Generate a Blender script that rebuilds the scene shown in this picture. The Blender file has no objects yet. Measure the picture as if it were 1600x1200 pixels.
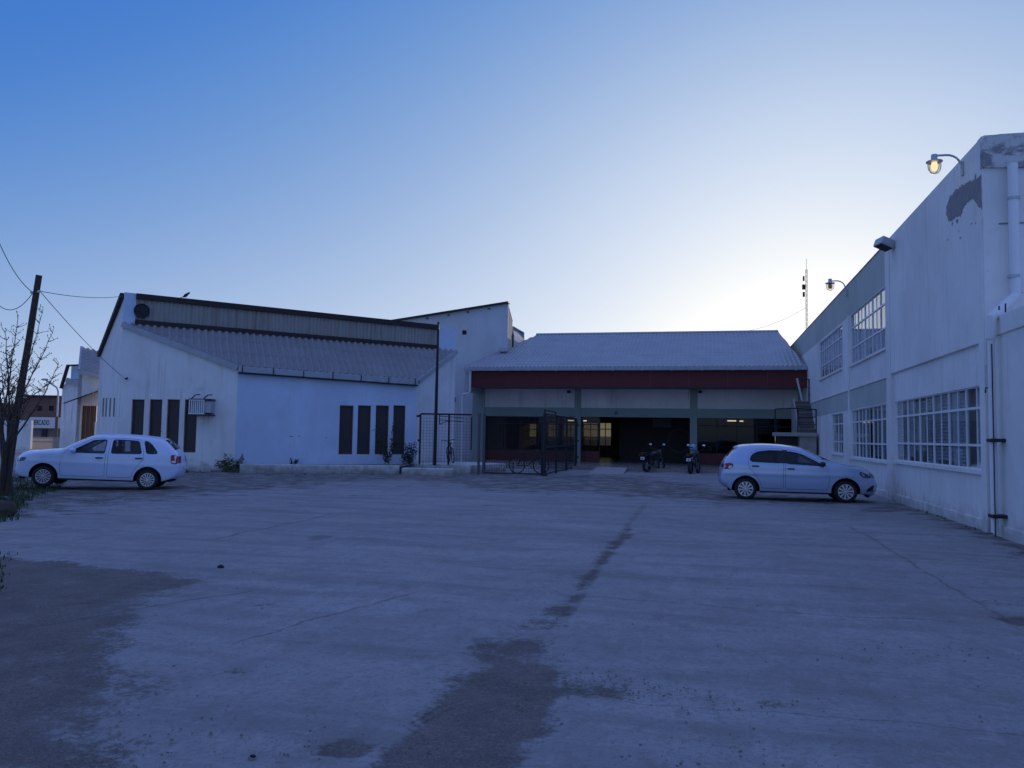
import bpy, bmesh, math, random
import numpy as np
from mathutils import Vector, Matrix
from mathutils.geometry import delaunay_2d_cdt
random.seed(7); rng = np.random.default_rng(7)
R = math.radians
scn = bpy.context.scene
col = scn.collection

# ---------------------------------------------------------------- camera
F = 1260.0
yd = Vector((303, -85, -F)).normalized()
xd = Vector((5240, -6, F)); xd = (xd - yd*xd.dot(yd)).normalized()
zd = xd.cross(yd)
CM = Matrix((xd, yd, zd))
CAM = Vector((0, 0, 1.6))
cd = bpy.data.cameras.new('camera'); cam = bpy.data.objects.new('camera', cd); col.objects.link(cam)
cam.matrix_world = Matrix.Translation(CAM) @ CM.to_4x4()
cd.sensor_width = 36; cd.lens = F/1600*36; cd.clip_start = .1; cd.clip_end = 5000
scn.camera = cam

def ray(x, y): return CM @ Vector((x-800, 600-y, -F))
def at(x, y, X=None, Y=None, Z=None, d=None):
    """point of the place seen at photo pixel (x, y), at a known world X, Y, Z or depth d"""
    r = ray(x, y)
    if X is not None: t = (X-CAM.x)/r.x
    elif Y is not None: t = (Y-CAM.y)/r.y
    elif Z is not None: t = (Z-CAM.z)/r.z
    else: t = d/F
    return CAM + r*t

# ---------------------------------------------------------------- sky and sun
sund = ray(1282, 528).normalized()
sun_el = math.asin(sund.z); sun_az = math.atan2(sund.x, sund.y)
w = bpy.data.worlds.new('World'); scn.world = w; w.use_nodes = True
nt = w.node_tree; nt.nodes.clear()
sky = nt.nodes.new('ShaderNodeTexSky'); sky.sky_type = 'NISHITA'; sky.sun_disc = False
sky.sun_elevation = sun_el; sky.sun_rotation = sun_az
sky.altitude = 300; sky.air_density = 1.0; sky.dust_density = 1.0; sky.ozone_density = 2.0
# colour response of the sky: its radiance drives one smooth ramp from deep dusk blue to the white glow round the sun
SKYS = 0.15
STOPS = [(0, (.21, .30, .76)), (.07, (.20, .295, .75)), (.10, (.13, .25, .67)), (.125, (.060, .198, .607)), (.145, (.0625, .208, .61)), (.18, (.1068, .2619, .6337)), (.22, (.1586, .315, .6586)),  # lowest stops lifted: sky out of view made brighter to light the walls
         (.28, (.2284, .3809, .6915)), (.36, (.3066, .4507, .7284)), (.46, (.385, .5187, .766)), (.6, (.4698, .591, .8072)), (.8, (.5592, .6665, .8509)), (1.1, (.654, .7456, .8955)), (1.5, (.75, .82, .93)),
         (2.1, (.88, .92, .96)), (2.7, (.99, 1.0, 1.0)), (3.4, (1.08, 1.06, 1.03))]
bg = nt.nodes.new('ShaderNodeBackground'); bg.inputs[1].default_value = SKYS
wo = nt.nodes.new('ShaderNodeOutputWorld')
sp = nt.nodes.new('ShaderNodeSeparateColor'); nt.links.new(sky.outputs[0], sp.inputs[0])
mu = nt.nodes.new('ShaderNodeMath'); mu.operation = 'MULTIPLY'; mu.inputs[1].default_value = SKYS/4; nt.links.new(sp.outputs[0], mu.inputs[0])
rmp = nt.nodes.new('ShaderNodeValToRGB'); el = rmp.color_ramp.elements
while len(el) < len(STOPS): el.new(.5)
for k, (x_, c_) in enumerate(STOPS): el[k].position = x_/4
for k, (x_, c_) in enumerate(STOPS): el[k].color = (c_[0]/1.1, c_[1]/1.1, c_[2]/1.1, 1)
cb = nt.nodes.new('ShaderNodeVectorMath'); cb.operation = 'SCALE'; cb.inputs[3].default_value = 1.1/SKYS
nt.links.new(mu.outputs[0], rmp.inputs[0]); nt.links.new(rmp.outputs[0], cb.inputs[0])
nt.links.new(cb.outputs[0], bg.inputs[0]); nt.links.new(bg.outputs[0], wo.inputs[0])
sl = bpy.data.lights.new('sun', 'SUN'); sl.energy = 2.0; sl.angle = R(.5); sl.color = (1, .78, .52)
so = bpy.data.objects.new('sun', sl); col.objects.link(so)
so.rotation_euler = sund.to_track_quat('Z', 'Y').to_euler()
vs = scn.view_settings
vs.view_transform = 'Standard'; vs.look = 'None'; vs.gamma = 1; vs.use_curve_mapping = False; vs.exposure = 0.0
scn.render.engine = 'CYCLES'
scn.cycles.max_bounces = 8; scn.cycles.transparent_max_bounces = 16

# ---------------------------------------------------------------- materials
class G:
    """small node-graph writer"""
    def __init__(s, name):
        s.m = bpy.data.materials.new(name); s.m.use_nodes = True; s.t = s.m.node_tree; s.t.nodes.clear()
        s.out = s.n('ShaderNodeOutputMaterial')
    def n(s, k, **p):
        x = s.t.nodes.new(k)
        for a, b in p.items(): setattr(x, a, b)
        return x
    def put(s, sock, v):
        if v is None: return
        if hasattr(v, 'is_output') or isinstance(v, bpy.types.NodeSocket): s.t.links.new(v, sock)
        else:
            if isinstance(v, (tuple, list)) and len(v) == 3 and sock.type == 'RGBA': v = (*v, 1)
            sock.default_value = v
    def math(s, op, a, b=None, c=None, clamp=False):
        x = s.n('ShaderNodeMath', operation=op, use_clamp=clamp)
        s.put(x.inputs[0], a); s.put(x.inputs[1], b); s.put(x.inputs[2], c); return x.outputs[0]
    def pos(s): return s.n('ShaderNodeNewGeometry').outputs['Position']
    def obj(s): return s.n('ShaderNodeTexCoord').outputs['Object']
    def scale(s, v, xyz):
        x = s.n('ShaderNodeMapping'); s.put(x.inputs[0], v); x.inputs['Scale'].default_value = xyz; return x.outputs[0]
    def noise(s, v, sc, det=4, rough=.55, dist=0):
        x = s.n('ShaderNodeTexNoise'); s.put(x.inputs['Vector'], v); x.inputs['Scale'].default_value = sc
        x.inputs['Detail'].default_value = det; x.inputs['Roughness'].default_value = rough; x.inputs['Distortion'].default_value = dist
        return x.outputs[0]
    def ramp(s, v, lo, hi, a=0., b=1.):
        x = s.n('ShaderNodeMapRange', interpolation_type='SMOOTHSTEP'); s.put(x.inputs[0], v)
        x.inputs[1].default_value = lo; x.inputs[2].default_value = hi; x.inputs[3].default_value = a; x.inputs[4].default_value = b
        return x.outputs[0]
    def mix(s, f, a, b, mode='MIX'):
        x = s.n('ShaderNodeMix', data_type='RGBA', blend_type=mode); s.put(x.inputs[0], f); s.put(x.inputs[6], a); s.put(x.inputs[7], b); return x.outputs[2]
    def bump(s, h, st=.3, dist=.01):
        x = s.n('ShaderNodeBump'); x.inputs['Strength'].default_value = st; x.inputs['Distance'].default_value = dist; s.put(x.inputs['Height'], h); return x.outputs[0]
    def bsdf(s, base, rough=.7, metal=0, normal=None, spec=.5, **kw):
        x = s.n('ShaderNodeBsdfPrincipled'); s.put(x.inputs['Base Color'], base); s.put(x.inputs['Roughness'], rough)
        s.put(x.inputs['Metallic'], metal); s.put(x.inputs['Specular IOR Level'], spec)
        if normal is not None: s.put(x.inputs['Normal'], normal)
        for k, v in kw.items(): s.put(x.inputs[k.replace('_', ' ')], v)
        return x.outputs[0]
    def done(s, sh): s.t.links.new(sh, s.out.inputs[0]); return s.m

def plain(name, c, rough=.6, metal=0, var=.15, sc=6, bump=.1, spec=.5, local=True, **kw):
    g = G(name); p = g.obj() if local else g.pos()
    n = g.noise(p, sc, 5); f = g.noise(p, sc*9, 3)
    lo = tuple(v*(1-var) for v in c); hi = tuple(min(1, v*(1+var)) for v in c)
    cc = g.mix(n, lo, hi)
    return g.done(g.bsdf(cc, g.ramp(n, .2, .8, max(.02, rough-.08), min(1, rough+.08)), metal, g.bump(f, bump, .006) if bump else None, spec, **kw))

def wall_mat(name, c, dirt=(.42, .36, .27), amount=.5, streak=.35, chips=.5):
    g = G(name); p = g.pos()
    big = g.noise(p, .55, 6, .6); mid = g.noise(p, 3.2, 6, .65); fine = g.noise(p, 45, 4)
    st = g.noise(g.scale(p, (2.6, 2.6, .22)), 1.0, 5, .6)
    cc = g.mix(g.ramp(big, .3, .72), tuple(v*.9 for v in c), tuple(min(1, v*1.05) for v in c))
    cc = g.mix(g.math('MULTIPLY', g.ramp(st, .52, .78), streak), cc, dirt)
    cc = g.mix(g.math('MULTIPLY', g.ramp(mid, .56, .8), amount*.5), cc, tuple(v*.75 for v in dirt))
    # splashed dirt in a ragged line at the foot of the wall
    z = g.n('ShaderNodeSeparateXYZ'); g.put(z.inputs[0], p)
    h = g.math('ADD', z.outputs[2], g.math('MULTIPLY', g.math('SUBTRACT', mid, .5), 1.1))
    cc = g.mix(g.math('MULTIPLY', g.ramp(h, .45, -.05), .75*amount+.1), cc, (.2, .165, .13))
    rep = g.ramp(g.noise(g.scale(p, (.8, .8, .55)), .9, 2, .35), .50, .515)
    cc = g.mix(g.math('MULTIPLY', rep, .16), cc, tuple(v*.72 for v in c))
    st2 = g.noise(g.scale(p, (9, 9, .3)), 1.0, 3, .6)
    cc = g.mix(g.math('MULTIPLY', g.math('MULTIPLY', g.ramp(st2, .55, .72), g.ramp(big, .45, .65)), streak), cc, tuple(v*.6 for v in dirt))
    ch = g.ramp(g.noise(p, 7, 3, .7), .735, .75)
    cc = g.mix(g.math('MULTIPLY', ch, chips), cc, (.22, .2, .18))
    hgt = g.math('ADD', g.math('MULTIPLY', fine, .4), g.math('ADD', mid, g.math('MULTIPLY', ch, -.6)))
    return g.done(g.bsdf(cc, .85, 0, g.bump(hgt, .35, .012), .25))

M = {}
M['white_wall'] = wall_mat('white_wall', (.82, .80, .77), amount=.75, streak=.5)
M['blue_wall'] = wall_mat('blue_wall', (.60, .70, .84), amount=.35, streak=.15)  # pale blue paint, with blue sky light worked into its tint
M['gable_wall'] = wall_mat('gable_wall', (.56, .59, .62), amount=.35, streak=.2)
M['right_wall'] = wall_mat('right_wall', (.84, .81, .765), amount=.5, streak=.24, chips=.7)
M['green_band'] = wall_mat('green_band', (.50, .53, .47), amount=.4, streak=.2)
M['green_frame'] = plain('green_frame', (.28, .335, .30), .7, local=False, sc=2)
g = G('cornice'); p = g.pos(); n1 = g.noise(g.scale(p, (1, 1, 1.6)), 1.7, 7, .68, .4); n2 = g.noise(p, 9, 5, .7)
cc = g.mix(g.ramp(n1, .44, .53), (.27, .265, .27), (.60, .59, .56)); cc = g.mix(g.math('MULTIPLY', g.ramp(n2, .5, .7), .5), cc, (.2, .19, .18))
M['cornice'] = g.done(g.bsdf(cc, .9, 0, g.bump(g.math('ADD', n1, n2), .6, .02), .2))
M['bare'] = plain('bare_mortar', (.27, .26, .26), .95, var=.35, sc=7, bump=.8, local=False)
M['white_paint'] = plain('white_paint', (.78, .78, .77), .5, var=.06)
M['grey_paint'] = plain('grey_paint', (.45, .46, .47), .55, var=.15)
M['dark_grey'] = plain('dark_grey_paint', (.10, .105, .11), .6)
M['dark_paint'] = plain('dark_paint', (.012, .013, .018), .55, var=.3)
M['brown_wood'] = plain('brown_wood', (.10, .052, .034), .7, var=.5, sc=4, bump=.4, local=False)
M['shutter'] = plain('dark_shutter', (.045, .034, .033), .55, var=.5, sc=3, bump=.2, local=False)
M['fascia'] = plain('fascia_wood', (.040, .022, .020), .8, var=.6, sc=5, bump=.5, local=False)
M['red_board'] = plain('red_board', (.135, .02, .021), .7, var=.2, sc=2, local=False)
M['red_dado'] = plain('red_dado', (.12, .025, .022), .6, var=.2, sc=2, local=False)
M['concrete'] = plain('concrete', (.34, .32, .29), .9, var=.35, sc=3, bump=.6, local=False)
M['riser'] = plain('stair_riser', (.20, .19, .18), .9, var=.4, sc=4, bump=.5, local=False)
M['white_kerb'] = wall_mat('white_kerb', (.66, .65, .62), amount=.9, streak=.5, chips=.9)
M['metal'] = plain('galvanised', (.47, .48, .5), .42, .6, var=.2)
M['zinc_gutter'] = plain('zinc_gutter', (.40, .41, .43), .6, .25, var=.35, sc=3)
M['rubber'] = plain('rubber', (.016, .016, .017), .8, var=.3, sc=20)
M['black_plastic'] = plain('black_plastic', (.014, .014, .016), .5)
M['chrome'] = plain('chrome', (.7, .7, .72), .18, 1, var=.05, bump=0)
M['wood_pole'] = plain('wood_pole', (.07, .048, .034), .9, var=.5, sc=9, bump=.9)
M['bark'] = plain('bark', (.075, .055, .042), .95, var=.4, sc=8, bump=.9)
M['twig'] = plain('twig', (.15, .10, .065), .9, var=.4, sc=8)
M['leaf'] = plain('leaf', (.028, .042, .022), .7, var=.5, sc=3)
M['grass'] = plain('grass_blade', (.05, .085, .022), .8, var=.6, sc=1.2, local=False)
M['stone'] = plain('stone', (.20, .18, .155), .9, var=.4, sc=2, bump=.5, local=False)
M['brick'] = plain('brick', (.21, .105, .078), .9, var=.4, sc=3, local=False)
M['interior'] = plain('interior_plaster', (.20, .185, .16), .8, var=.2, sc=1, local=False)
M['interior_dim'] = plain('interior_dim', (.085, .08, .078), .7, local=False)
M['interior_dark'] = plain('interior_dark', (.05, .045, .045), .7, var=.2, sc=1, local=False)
M['seat'] = plain('seat_cloth', (.03, .03, .034), .9)
M['white_sign'] = plain('white_sign', (.72, .70, .66), .6, var=.1)
M['ink'] = plain('sign_ink', (.03, .03, .035), .6)
M['plate'] = plain('number_plate', (.72, .73, .75), .4, var=.04)
M['red_light'] = plain('red_lens', (.33, .016, .012), .15, var=.1, bump=0)
M['dark_red'] = plain('dark_red_paint', (.07, .009, .009), .25, bump=0)
M['clear_light'] = plain('clear_lens', (.10, .105, .115), .1, .3, var=.4, sc=14, bump=.2)
M['blue_helmet'] = plain('helmet_paint', (.30, .42, .62), .2, var=.05, bump=0)
M['hub_silver'] = plain('hub_silver', (.62, .63, .65), .35, .35, var=.05)
M['wire'] = plain('wire', (.10, .095, .09), .7)

def corr_mat(name, c, rust, amt, rough=.75, metal=0):
    g = G(name); p = g.pos()
    a = g.noise(p, .8, 6, .65); s_ = g.noise(g.scale(p, (7, 7, .35)), 1, 4); f = g.noise(p, 30, 3)
    cc = g.mix(a, tuple(v*.75 for v in c), tuple(v*1.2 for v in c))
    cc = g.mix(g.math('MULTIPLY', g.ramp(s_, .45, .75), amt), cc, rust)
    cc = g.mix(g.math('MULTIPLY', g.ramp(g.noise(p, 2.5, 5, .7), .58, .75), .4), cc, tuple(v*.55 for v in c))
    return g.done(g.bsdf(cc, rough, metal, g.bump(f, .2, .006), .3))
M['fibre_roof'] = corr_mat('fibre_cement', (.30, .295, .29), (.2, .17, .15), .3)
M['tile_roof'] = corr_mat('tin_tiles', (.43, .43, .44), (.3, .25, .22), .25, .55, .25)
M['tin_sheet'] = corr_mat('tin_sheet', (.34, .32, .29), (.2, .12, .07), .6, .6, .3)

def car_paint(name, c, metal, rough):
    g = G(name); p = g.obj()
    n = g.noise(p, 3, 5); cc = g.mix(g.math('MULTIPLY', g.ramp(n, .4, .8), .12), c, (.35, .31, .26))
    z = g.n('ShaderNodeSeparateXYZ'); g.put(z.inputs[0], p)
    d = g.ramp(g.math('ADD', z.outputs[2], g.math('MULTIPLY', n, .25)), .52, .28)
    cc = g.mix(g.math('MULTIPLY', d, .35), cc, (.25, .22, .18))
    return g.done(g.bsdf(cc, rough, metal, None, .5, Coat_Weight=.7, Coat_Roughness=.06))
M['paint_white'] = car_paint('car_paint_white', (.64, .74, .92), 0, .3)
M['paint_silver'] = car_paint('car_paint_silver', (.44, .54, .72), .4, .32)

def glass(name, tintc, fr=1.45, rough=.0):
    g = G(name); lw = g.n('ShaderNodeLayerWeight'); lw.inputs[0].default_value = .5; r0 = ((fr-1)/(fr+1))**2; f_ = g.math('MULTIPLY_ADD', g.math('POWER', lw.outputs['Facing'], 5), 1-r0, r0)
    t = g.n('ShaderNodeBsdfTransparent'); g.put(t.inputs[0], tintc)
    s_ = g.n('ShaderNodeBsdfGlossy'); g.put(s_.inputs[0], (.9, .9, .9)); s_.inputs[1].default_value = rough
    mx = g.n('ShaderNodeMixShader'); g.put(mx.inputs[0], f_); g.put(mx.inputs[1], t.outputs[0]); g.put(mx.inputs[2], s_.outputs[0])
    return g.done(mx.outputs[0])
M['car_glass'] = glass('car_glass', (.62, .65, .68))
M['window_glass'] = glass('window_glass', (.88, .9, .92), 1.5, .02)
M['hall_glass'] = glass('hall_glass', (.62, .58, .52), 1.3)
M['warm_light_glass'] = glass('warm_light_glass', (.34, .33, .27), 1.3)  # tint stands in for dim warm daylight beyond the rear windows
M['lamp_glass'] = glass('lamp_glass', (.95, .9, .8), 1.4)

def emit(name, c, s):
    g = G(name); e = g.n('ShaderNodeEmission'); g.put(e.inputs[0], c); e.inputs[1].default_value = s; return g.done(e.outputs[0])
M['tube_light'] = emit('tube_light', (1, .93, .8), 2.0)
M['bulb'] = emit('bulb', (1, .80, .48), 1.25)
M['amber_bulb'] = plain('amber_bulb', (.5, .3, .12), .3, bump=0)

# ---------------------------------------------------------------- mesh helpers
class MB:
    def __init__(s): s.v = []; s.f = []; s.sm = []
    def add(s, vs_, fs, smooth=False):
        o = len(s.v); s.v += [Vector(p) for p in vs_]; s.f += [[i+o for i in f] for f in fs]; s.sm += [smooth]*len(fs); return s
    def box(s, a, b):
        x0, y0, z0 = a; x1, y1, z1 = b
        x0, x1 = min(x0, x1), max(x0, x1); y0, y1 = min(y0, y1), max(y0, y1); z0, z1 = min(z0, z1), max(z0, z1)
        P = [(x0,y0,z0),(x1,y0,z0),(x1,y1,z0),(x0,y1,z0),(x0,y0,z1),(x1,y0,z1),(x1,y1,z1),(x0,y1,z1)]
        return s.add(P, [(0,3,2,1),(4,5,6,7),(0,1,5,4),(1,2,6,5),(2,3,7,6),(3,0,4,7)])
    def obox(s, o, u, v, n, ru, rv, rn):
        """box in the frame (o, u, v, n) over the ranges ru, rv, rn"""
        o, u, v, n = map(Vector, (o, u, v, n)); P = []
        for c in rn:
            for b in rv:
                for a in ru: P.append(o+u*a+v*b+n*c)
        return s.add(P, [(0,2,3,1),(4,5,7,6),(0,1,5,4),(2,6,7,3),(0,4,6,2),(1,3,7,5)])
    def bar(s, a, b, w_, h=None, up=(0, 0, 1)):
        a, b = Vector(a), Vector(b); d = (b-a); L = d.length; d.normalize(); h = h or w_
        x = d.cross(Vector(up))
        if x.length < 1e-4: x = d.cross(Vector((0, 1, 0)))
        x.normalize(); y = x.cross(d)
        return s.obox(a, d, x, y, (0, L), (-w_/2, w_/2), (-h/2, h/2)) if False else s.obox(a, x, y, d, (-w_/2, w_/2), (-h/2, h/2), (0, L))
    def tube(s, pts, r, n=8, cap=True):
        pts = [Vector(p) for p in pts]; m = len(pts)
        rs = r if isinstance(r, (list, tuple)) else [r]*m
        V = []; prev = None
        for i, p in enumerate(pts):
            t = (pts[min(i+1, m-1)]-pts[max(i-1, 0)]).normalized()
            if prev is None:
                a = t.cross(Vector((0, 0, 1)))
                if a.length < .05: a = t.cross(Vector((1, 0, 0)))
            else: a = prev - t*prev.dot(t)
            a.normalize(); prev = a; b = t.cross(a)
            for k in range(n):
                q = 2*math.pi*k/n; V.append(p+(a*math.cos(q)+b*math.sin(q))*rs[i])
        Fs = [(i*n+k, i*n+(k+1) % n, (i+1)*n+(k+1) % n, (i+1)*n+k) for i in range(m-1) for k in range(n)]
        s.add(V, Fs, True)
        if cap: s.add(V[:n], [list(range(n))[::-1]]); s.add(V[-n:], [list(range(n))])
        return s
    def lathe(s, prof, c, axis=(0, 0, 1), n=24, smooth=True):
        c = Vector(c); ax = Vector(axis).normalized(); a = ax.orthogonal().normalized(); b = ax.cross(a); V = []
        for (r, h) in prof:
            for k in range(n):
                q = 2*math.pi*k/n; V.append(c+ax*h+(a*math.cos(q)+b*math.sin(q))*r)
        m = len(prof)
        return s.add(V, [(i*n+k, i*n+(k+1) % n, (i+1)*n+(k+1) % n, (i+1)*n+k) for i in range(m-1) for k in range(n)], smooth)
    def ell(s, c, r, n=12, m=8):
        c = Vector(c); V = []
        for i in range(m+1):
            t = math.pi*i/m
            for k in range(n):
                q = 2*math.pi*k/n; V.append(c+Vector((r[0]*math.sin(t)*math.cos(q), r[1]*math.sin(t)*math.sin(q), r[2]*math.cos(t))))
        return s.add(V, [(i*n+k, (i+1)*n+k, (i+1)*n+(k+1) % n, i*n+(k+1) % n) for i in range(m) for k in range(n)], True)
    def quad(s, *P): return s.add(P, [list(range(len(P)))])
    def panel(s, o, u, v, outer, holes=(), t=.1):
        """flat panel with real openings; outer and holes are 2-D outlines in (u, v), it reaches t behind the face"""
        o, u, v = Vector(o), Vector(u).normalized(), Vector(v).normalized(); n = u.cross(v)
        V2, Fs = cdt(outer, holes); m = len(V2)
        A = [o+u*p[0]+v*p[1] for p in V2]; B = [q-n*t for q in A]
        s.add(A+B, Fs+[[i+m for i in reversed(f)] for f in Fs])
        cnt = {}
        for f in Fs:
            for i in range(3): cnt[(f[i], f[(i+1) % 3])] = 1
        base = len(s.v)-2*m
        for (a, b) in cnt:
            if (b, a) not in cnt: s.f.append([base+b, base+a, base+a+m, base+b+m]); s.sm.append(False)
        return s
    def build(s, name, mat, parent=None, sharp=40, bevel=0):
        me = bpy.data.meshes.new(name)
        V = s.v
        if parent is not None:
            inv = wm(parent).inverted(); V = [inv @ p for p in V]
        me.from_pydata([tuple(p) for p in V], [], s.f); me.validate()
        mats = mat if isinstance(mat, (list, tuple)) else [mat]
        for m in mats: me.materials.append(m)
        if len(me.polygons) == len(s.sm): me.polygons.foreach_set('use_smooth', s.sm)
        if any(s.sm): me.set_sharp_from_angle(angle=R(sharp))
        bm = bmesh.new(); bm.from_mesh(me); bmesh.ops.recalc_face_normals(bm, faces=bm.faces); bm.to_mesh(me); bm.free()
        o = bpy.data.objects.new(name, me); col.objects.link(o)
        if parent is not None: o.parent = parent
        if bevel:
            b = o.modifiers.new('bevel', 'BEVEL'); b.width = bevel; b.segments = 2; b.limit_method = 'ANGLE'; b.angle_limit = R(40)
        return o

def wm(o):
    m = o.matrix_basis.copy()
    return wm(o.parent) @ m if o.parent else m

def inpoly(p, poly):
    x, y = p; c = False; n = len(poly); j = n-1
    for i in range(n):
        xi, yi = poly[i][0], poly[i][1]; xj, yj = poly[j][0], poly[j][1]
        if (yi > y) != (yj > y) and x < (xj-xi)*(y-yi)/(yj-yi)+xi: c = not c
        j = i
    return c

def cdt(outer, holes=(), extra=()):
    P = []; E = []
    for loop in [outer, *holes]:
        o = len(P); P += [Vector((p[0], p[1])) for p in loop]; n = len(loop); E += [(o+i, o+(i+1) % n) for i in range(n)]
    P += [Vector((p[0], p[1])) for p in extra]
    vs2, es, fs, *_ = delaunay_2d_cdt(P, E, [], 0, 1e-5)
    keep = []
    for f in fs:
        c = sum((vs2[i] for i in f), Vector((0, 0)))/len(f)
        if inpoly(c, outer) and not any(inpoly(c, h) for h in holes): keep.append(list(f))
    return vs2, keep

def tag(o, label, cat, group=None, kind=None):
    if label: o['label'] = label
    if cat: o['category'] = cat
    if group: o['group'] = group
    if kind: o['kind'] = kind
    return o
def thing(name, label, cat, loc=(0, 0, 0), rot=(0, 0, 0), group=None):
    o = bpy.data.objects.new(name, None); col.objects.link(o); o.empty_display_size = .2
    o.location = loc; o.rotation_euler = rot
    return tag(o, label, cat, group)
def copy_tree(o, parent=None):
    c = o.copy(); col.objects.link(c)
    if parent is not None: c.parent = parent
    for ch in list(o.children): copy_tree(ch, c)
    return c
def rect(a, b, c, d): return [(a, b), (c, b), (c, d), (a, d)]
def lerp(a, b, t): return a+(b-a)*t
Z3 = Vector((0, 0, 1))

def corrugated(poly, eave, pitch=.177, amp=.022, rows=(), seg=8, lift=.012):
    """wavy sheet filling a planar 3-D polygon; waves run square to the eave direction"""
    poly = [Vector(p) for p in poly]
    n = (poly[1]-poly[0]).cross(poly[2]-poly[0]).normalized()
    if n.z < 0 or abs(n.z) < 1e-3 and n.y > 0: n = -n
    e = Vector(eave); e = (e-n*e.dot(n)).normalized(); dn = n.cross(e).normalized(); o = poly[0]
    q = [((p-o).dot(e), (p-o).dot(dn)) for p in poly]
    u0 = min(a for a, b in q); u1 = max(a for a, b in q); du = pitch/seg
    mb = MB(); cols = []
    k = int((u1-u0)/du)
    v0g = min(b for a, b in q); v1g = max(b for a, b in q)
    for i in range(k+1):
        u = min(max(u0+i*du, u0+1e-4), u1-1e-4); hits = []
        for j in range(len(q)):
            a, b = q[j], q[(j+1) % len(q)]
            if (a[0]-u)*(b[0]-u) < 0: hits.append(a[1]+(b[1]-a[1])*(u-a[0])/(b[0]-a[0]))
        if len(hits) < 2: continue
        lo, hi = min(hits), max(hits); h = amp*math.sin(2*math.pi*u/pitch)
        cuts = [lo]+[min(hi, max(lo, v0g+(v1g-v0g)*r)) for r in rows]+[hi]
        cols.append((u, cuts, h))
    for i in range(len(cols)-1):
        (ua, ca, ha), (ub, cb, hb) = cols[i], cols[i+1]
        m = len(ca)
        for j in range(m-1):
            V = []
            for (uu, cc, hh) in ((ua, ca, ha), (ub, cb, hb)):
                V.append(o+e*uu+dn*cc[j]+n*(hh+lift)); V.append(o+e*uu+dn*cc[j+1]+n*hh)
            mb.add(V, [(0, 1, 3, 2)], True)
            if j < m-2: mb.add([V[1], V[3], o+e*ub+dn*cb[j+1]+n*(hb+lift), o+e*ua+dn*ca[j+1]+n*(ha+lift)], [(0, 1, 2, 3)])
        for k_, lf in ((0, lift), (-1, 0)):
            a_, b_ = o+e*ua+dn*ca[k_]+n*(ha+lf), o+e*ub+dn*cb[k_]+n*(hb+lf)
            mb.add([a_, b_, b_-n*.09, a_-n*.09], [(0, 1, 2, 3)])
    return mb

# ---------------------------------------------------------------- ground
def flat(pts): return [at(x, y, Z=0) for x, y in pts]
def sdist(PX, PY, poly):
    """signed distance (positive inside) from grid points to a ground polygon"""
    ins = np.zeros(PX.shape, bool); d2 = np.full(PX.shape, 1e9); n = len(poly)
    for i in range(n):
        a, b = poly[i], poly[(i+1) % n]
        ex, ey = b.x-a.x, b.y-a.y; L = ex*ex+ey*ey+1e-9
        t = np.clip(((PX-a.x)*ex+(PY-a.y)*ey)/L, 0, 1)
        d2 = np.minimum(d2, (PX-a.x-t*ex)**2+(PY-a.y-t*ey)**2)
        c = (a.y > PY) != (b.y > PY)
        with np.errstate(divide='ignore', invalid='ignore'):
            ins ^= c & (PX < (b.x-a.x)*(PY-a.y)/(b.y-a.y)+a.x)
    return np.where(ins, 1, -1)*np.sqrt(d2)

xs = np.concatenate([-np.geomspace(900, 31, 14), np.arange(-30, -8, .3), np.arange(-8, 5.6, .11), np.geomspace(6, 900, 18)])
ys = np.concatenate([-np.geomspace(300, 3, 8), np.arange(-2, 1.6, .6), np.arange(1.6, 14, .09), np.arange(14, 46, .22), np.geomspace(47, 1500, 18)])
PX, PY = np.meshgrid(xs, ys, indexing='ij')
dirt = np.zeros(PX.shape)
def patch(px, strength, soft):
    global dirt
    dirt = np.maximum(dirt, strength*np.clip(.5+sdist(PX, PY, flat(px))/soft, 0, 1))
patch([(-60, 866), (40, 872), (110, 880), (200, 893), (345, 909), (300, 920), (225, 945), (212, 985), (186, 1030), (205, 1062), (262, 1078), (215, 1105), (200, 1140), (214, 1210), (-400, 1240), (-700, 1000)], .78, .8)
patch([(-60, 866), (40, 872), (110, 876), (200, 889), (345, 907), (250, 916), (120, 905), (20, 930), (-200, 950)], 1.0, .4)
patch([(585, 1204), (625, 1150), (645, 1130), (690, 1085), (740, 1060), (800, 1035), (852, 1030), (872, 1050), (866, 1080), (850, 1130), (800, 1197), (780, 1240), (560, 1260)], 1.12, .30)
patch([(640, 1130), (690, 1065), (750, 1010), (800, 985), (850, 962), (880, 940), (880, 985), (884, 1045), (868, 1080), (760, 1110)], .74, .55)
patch([(848, 990), (875, 950), (905, 908), (930, 872), (965, 835), (985, 822), (988, 835), (960, 862), (935, 893), (912, 930), (885, 965), (872, 992)], .8, .25)
patch([(860, 1060), (960, 1064), (1060, 1078), (1230, 1098), (1100, 1100), (960, 1092), (860, 1085)], .62, .3)
patch([(503, 1166), (520, 1156), (548, 1151), (578, 1156), (584, 1166), (565, 1177), (535, 1181), (510, 1177)], 1.05, .09)
patch([(300, 1035), (345, 1032), (390, 1048), (350, 1058), (290, 1045)], .62, .3)
patch([(400, 935), (440, 940), (420, 948), (370, 948)], .6, .3)
patch([(-300, 806), (75, 815), (165, 797), (340, 776), (620, 752), (780, 772), (900, 772), (1140, 790), (1400, 792), (1240, 770), (1000, 742), (600, 735), (300, 730), (0, 735), (-300, 740)], .60, 3.5)
patch([(1320, 800), (1410, 800), (1620, 880), (1640, 850), (1400, 780)], .62, .8)  # darker gravel along the right block, its foot shadow painted in with it
patch([(1555, 966), (1600, 962), (1640, 975), (1600, 984)], .8, .2)
PZ = np.zeros(PX.shape)
hump = at(30, 752, Z=0)
PZ += .13*np.exp(-(((PX-hump.x+1.2)/2.2)**2+((PY-hump.y)/2.0)**2))
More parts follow.
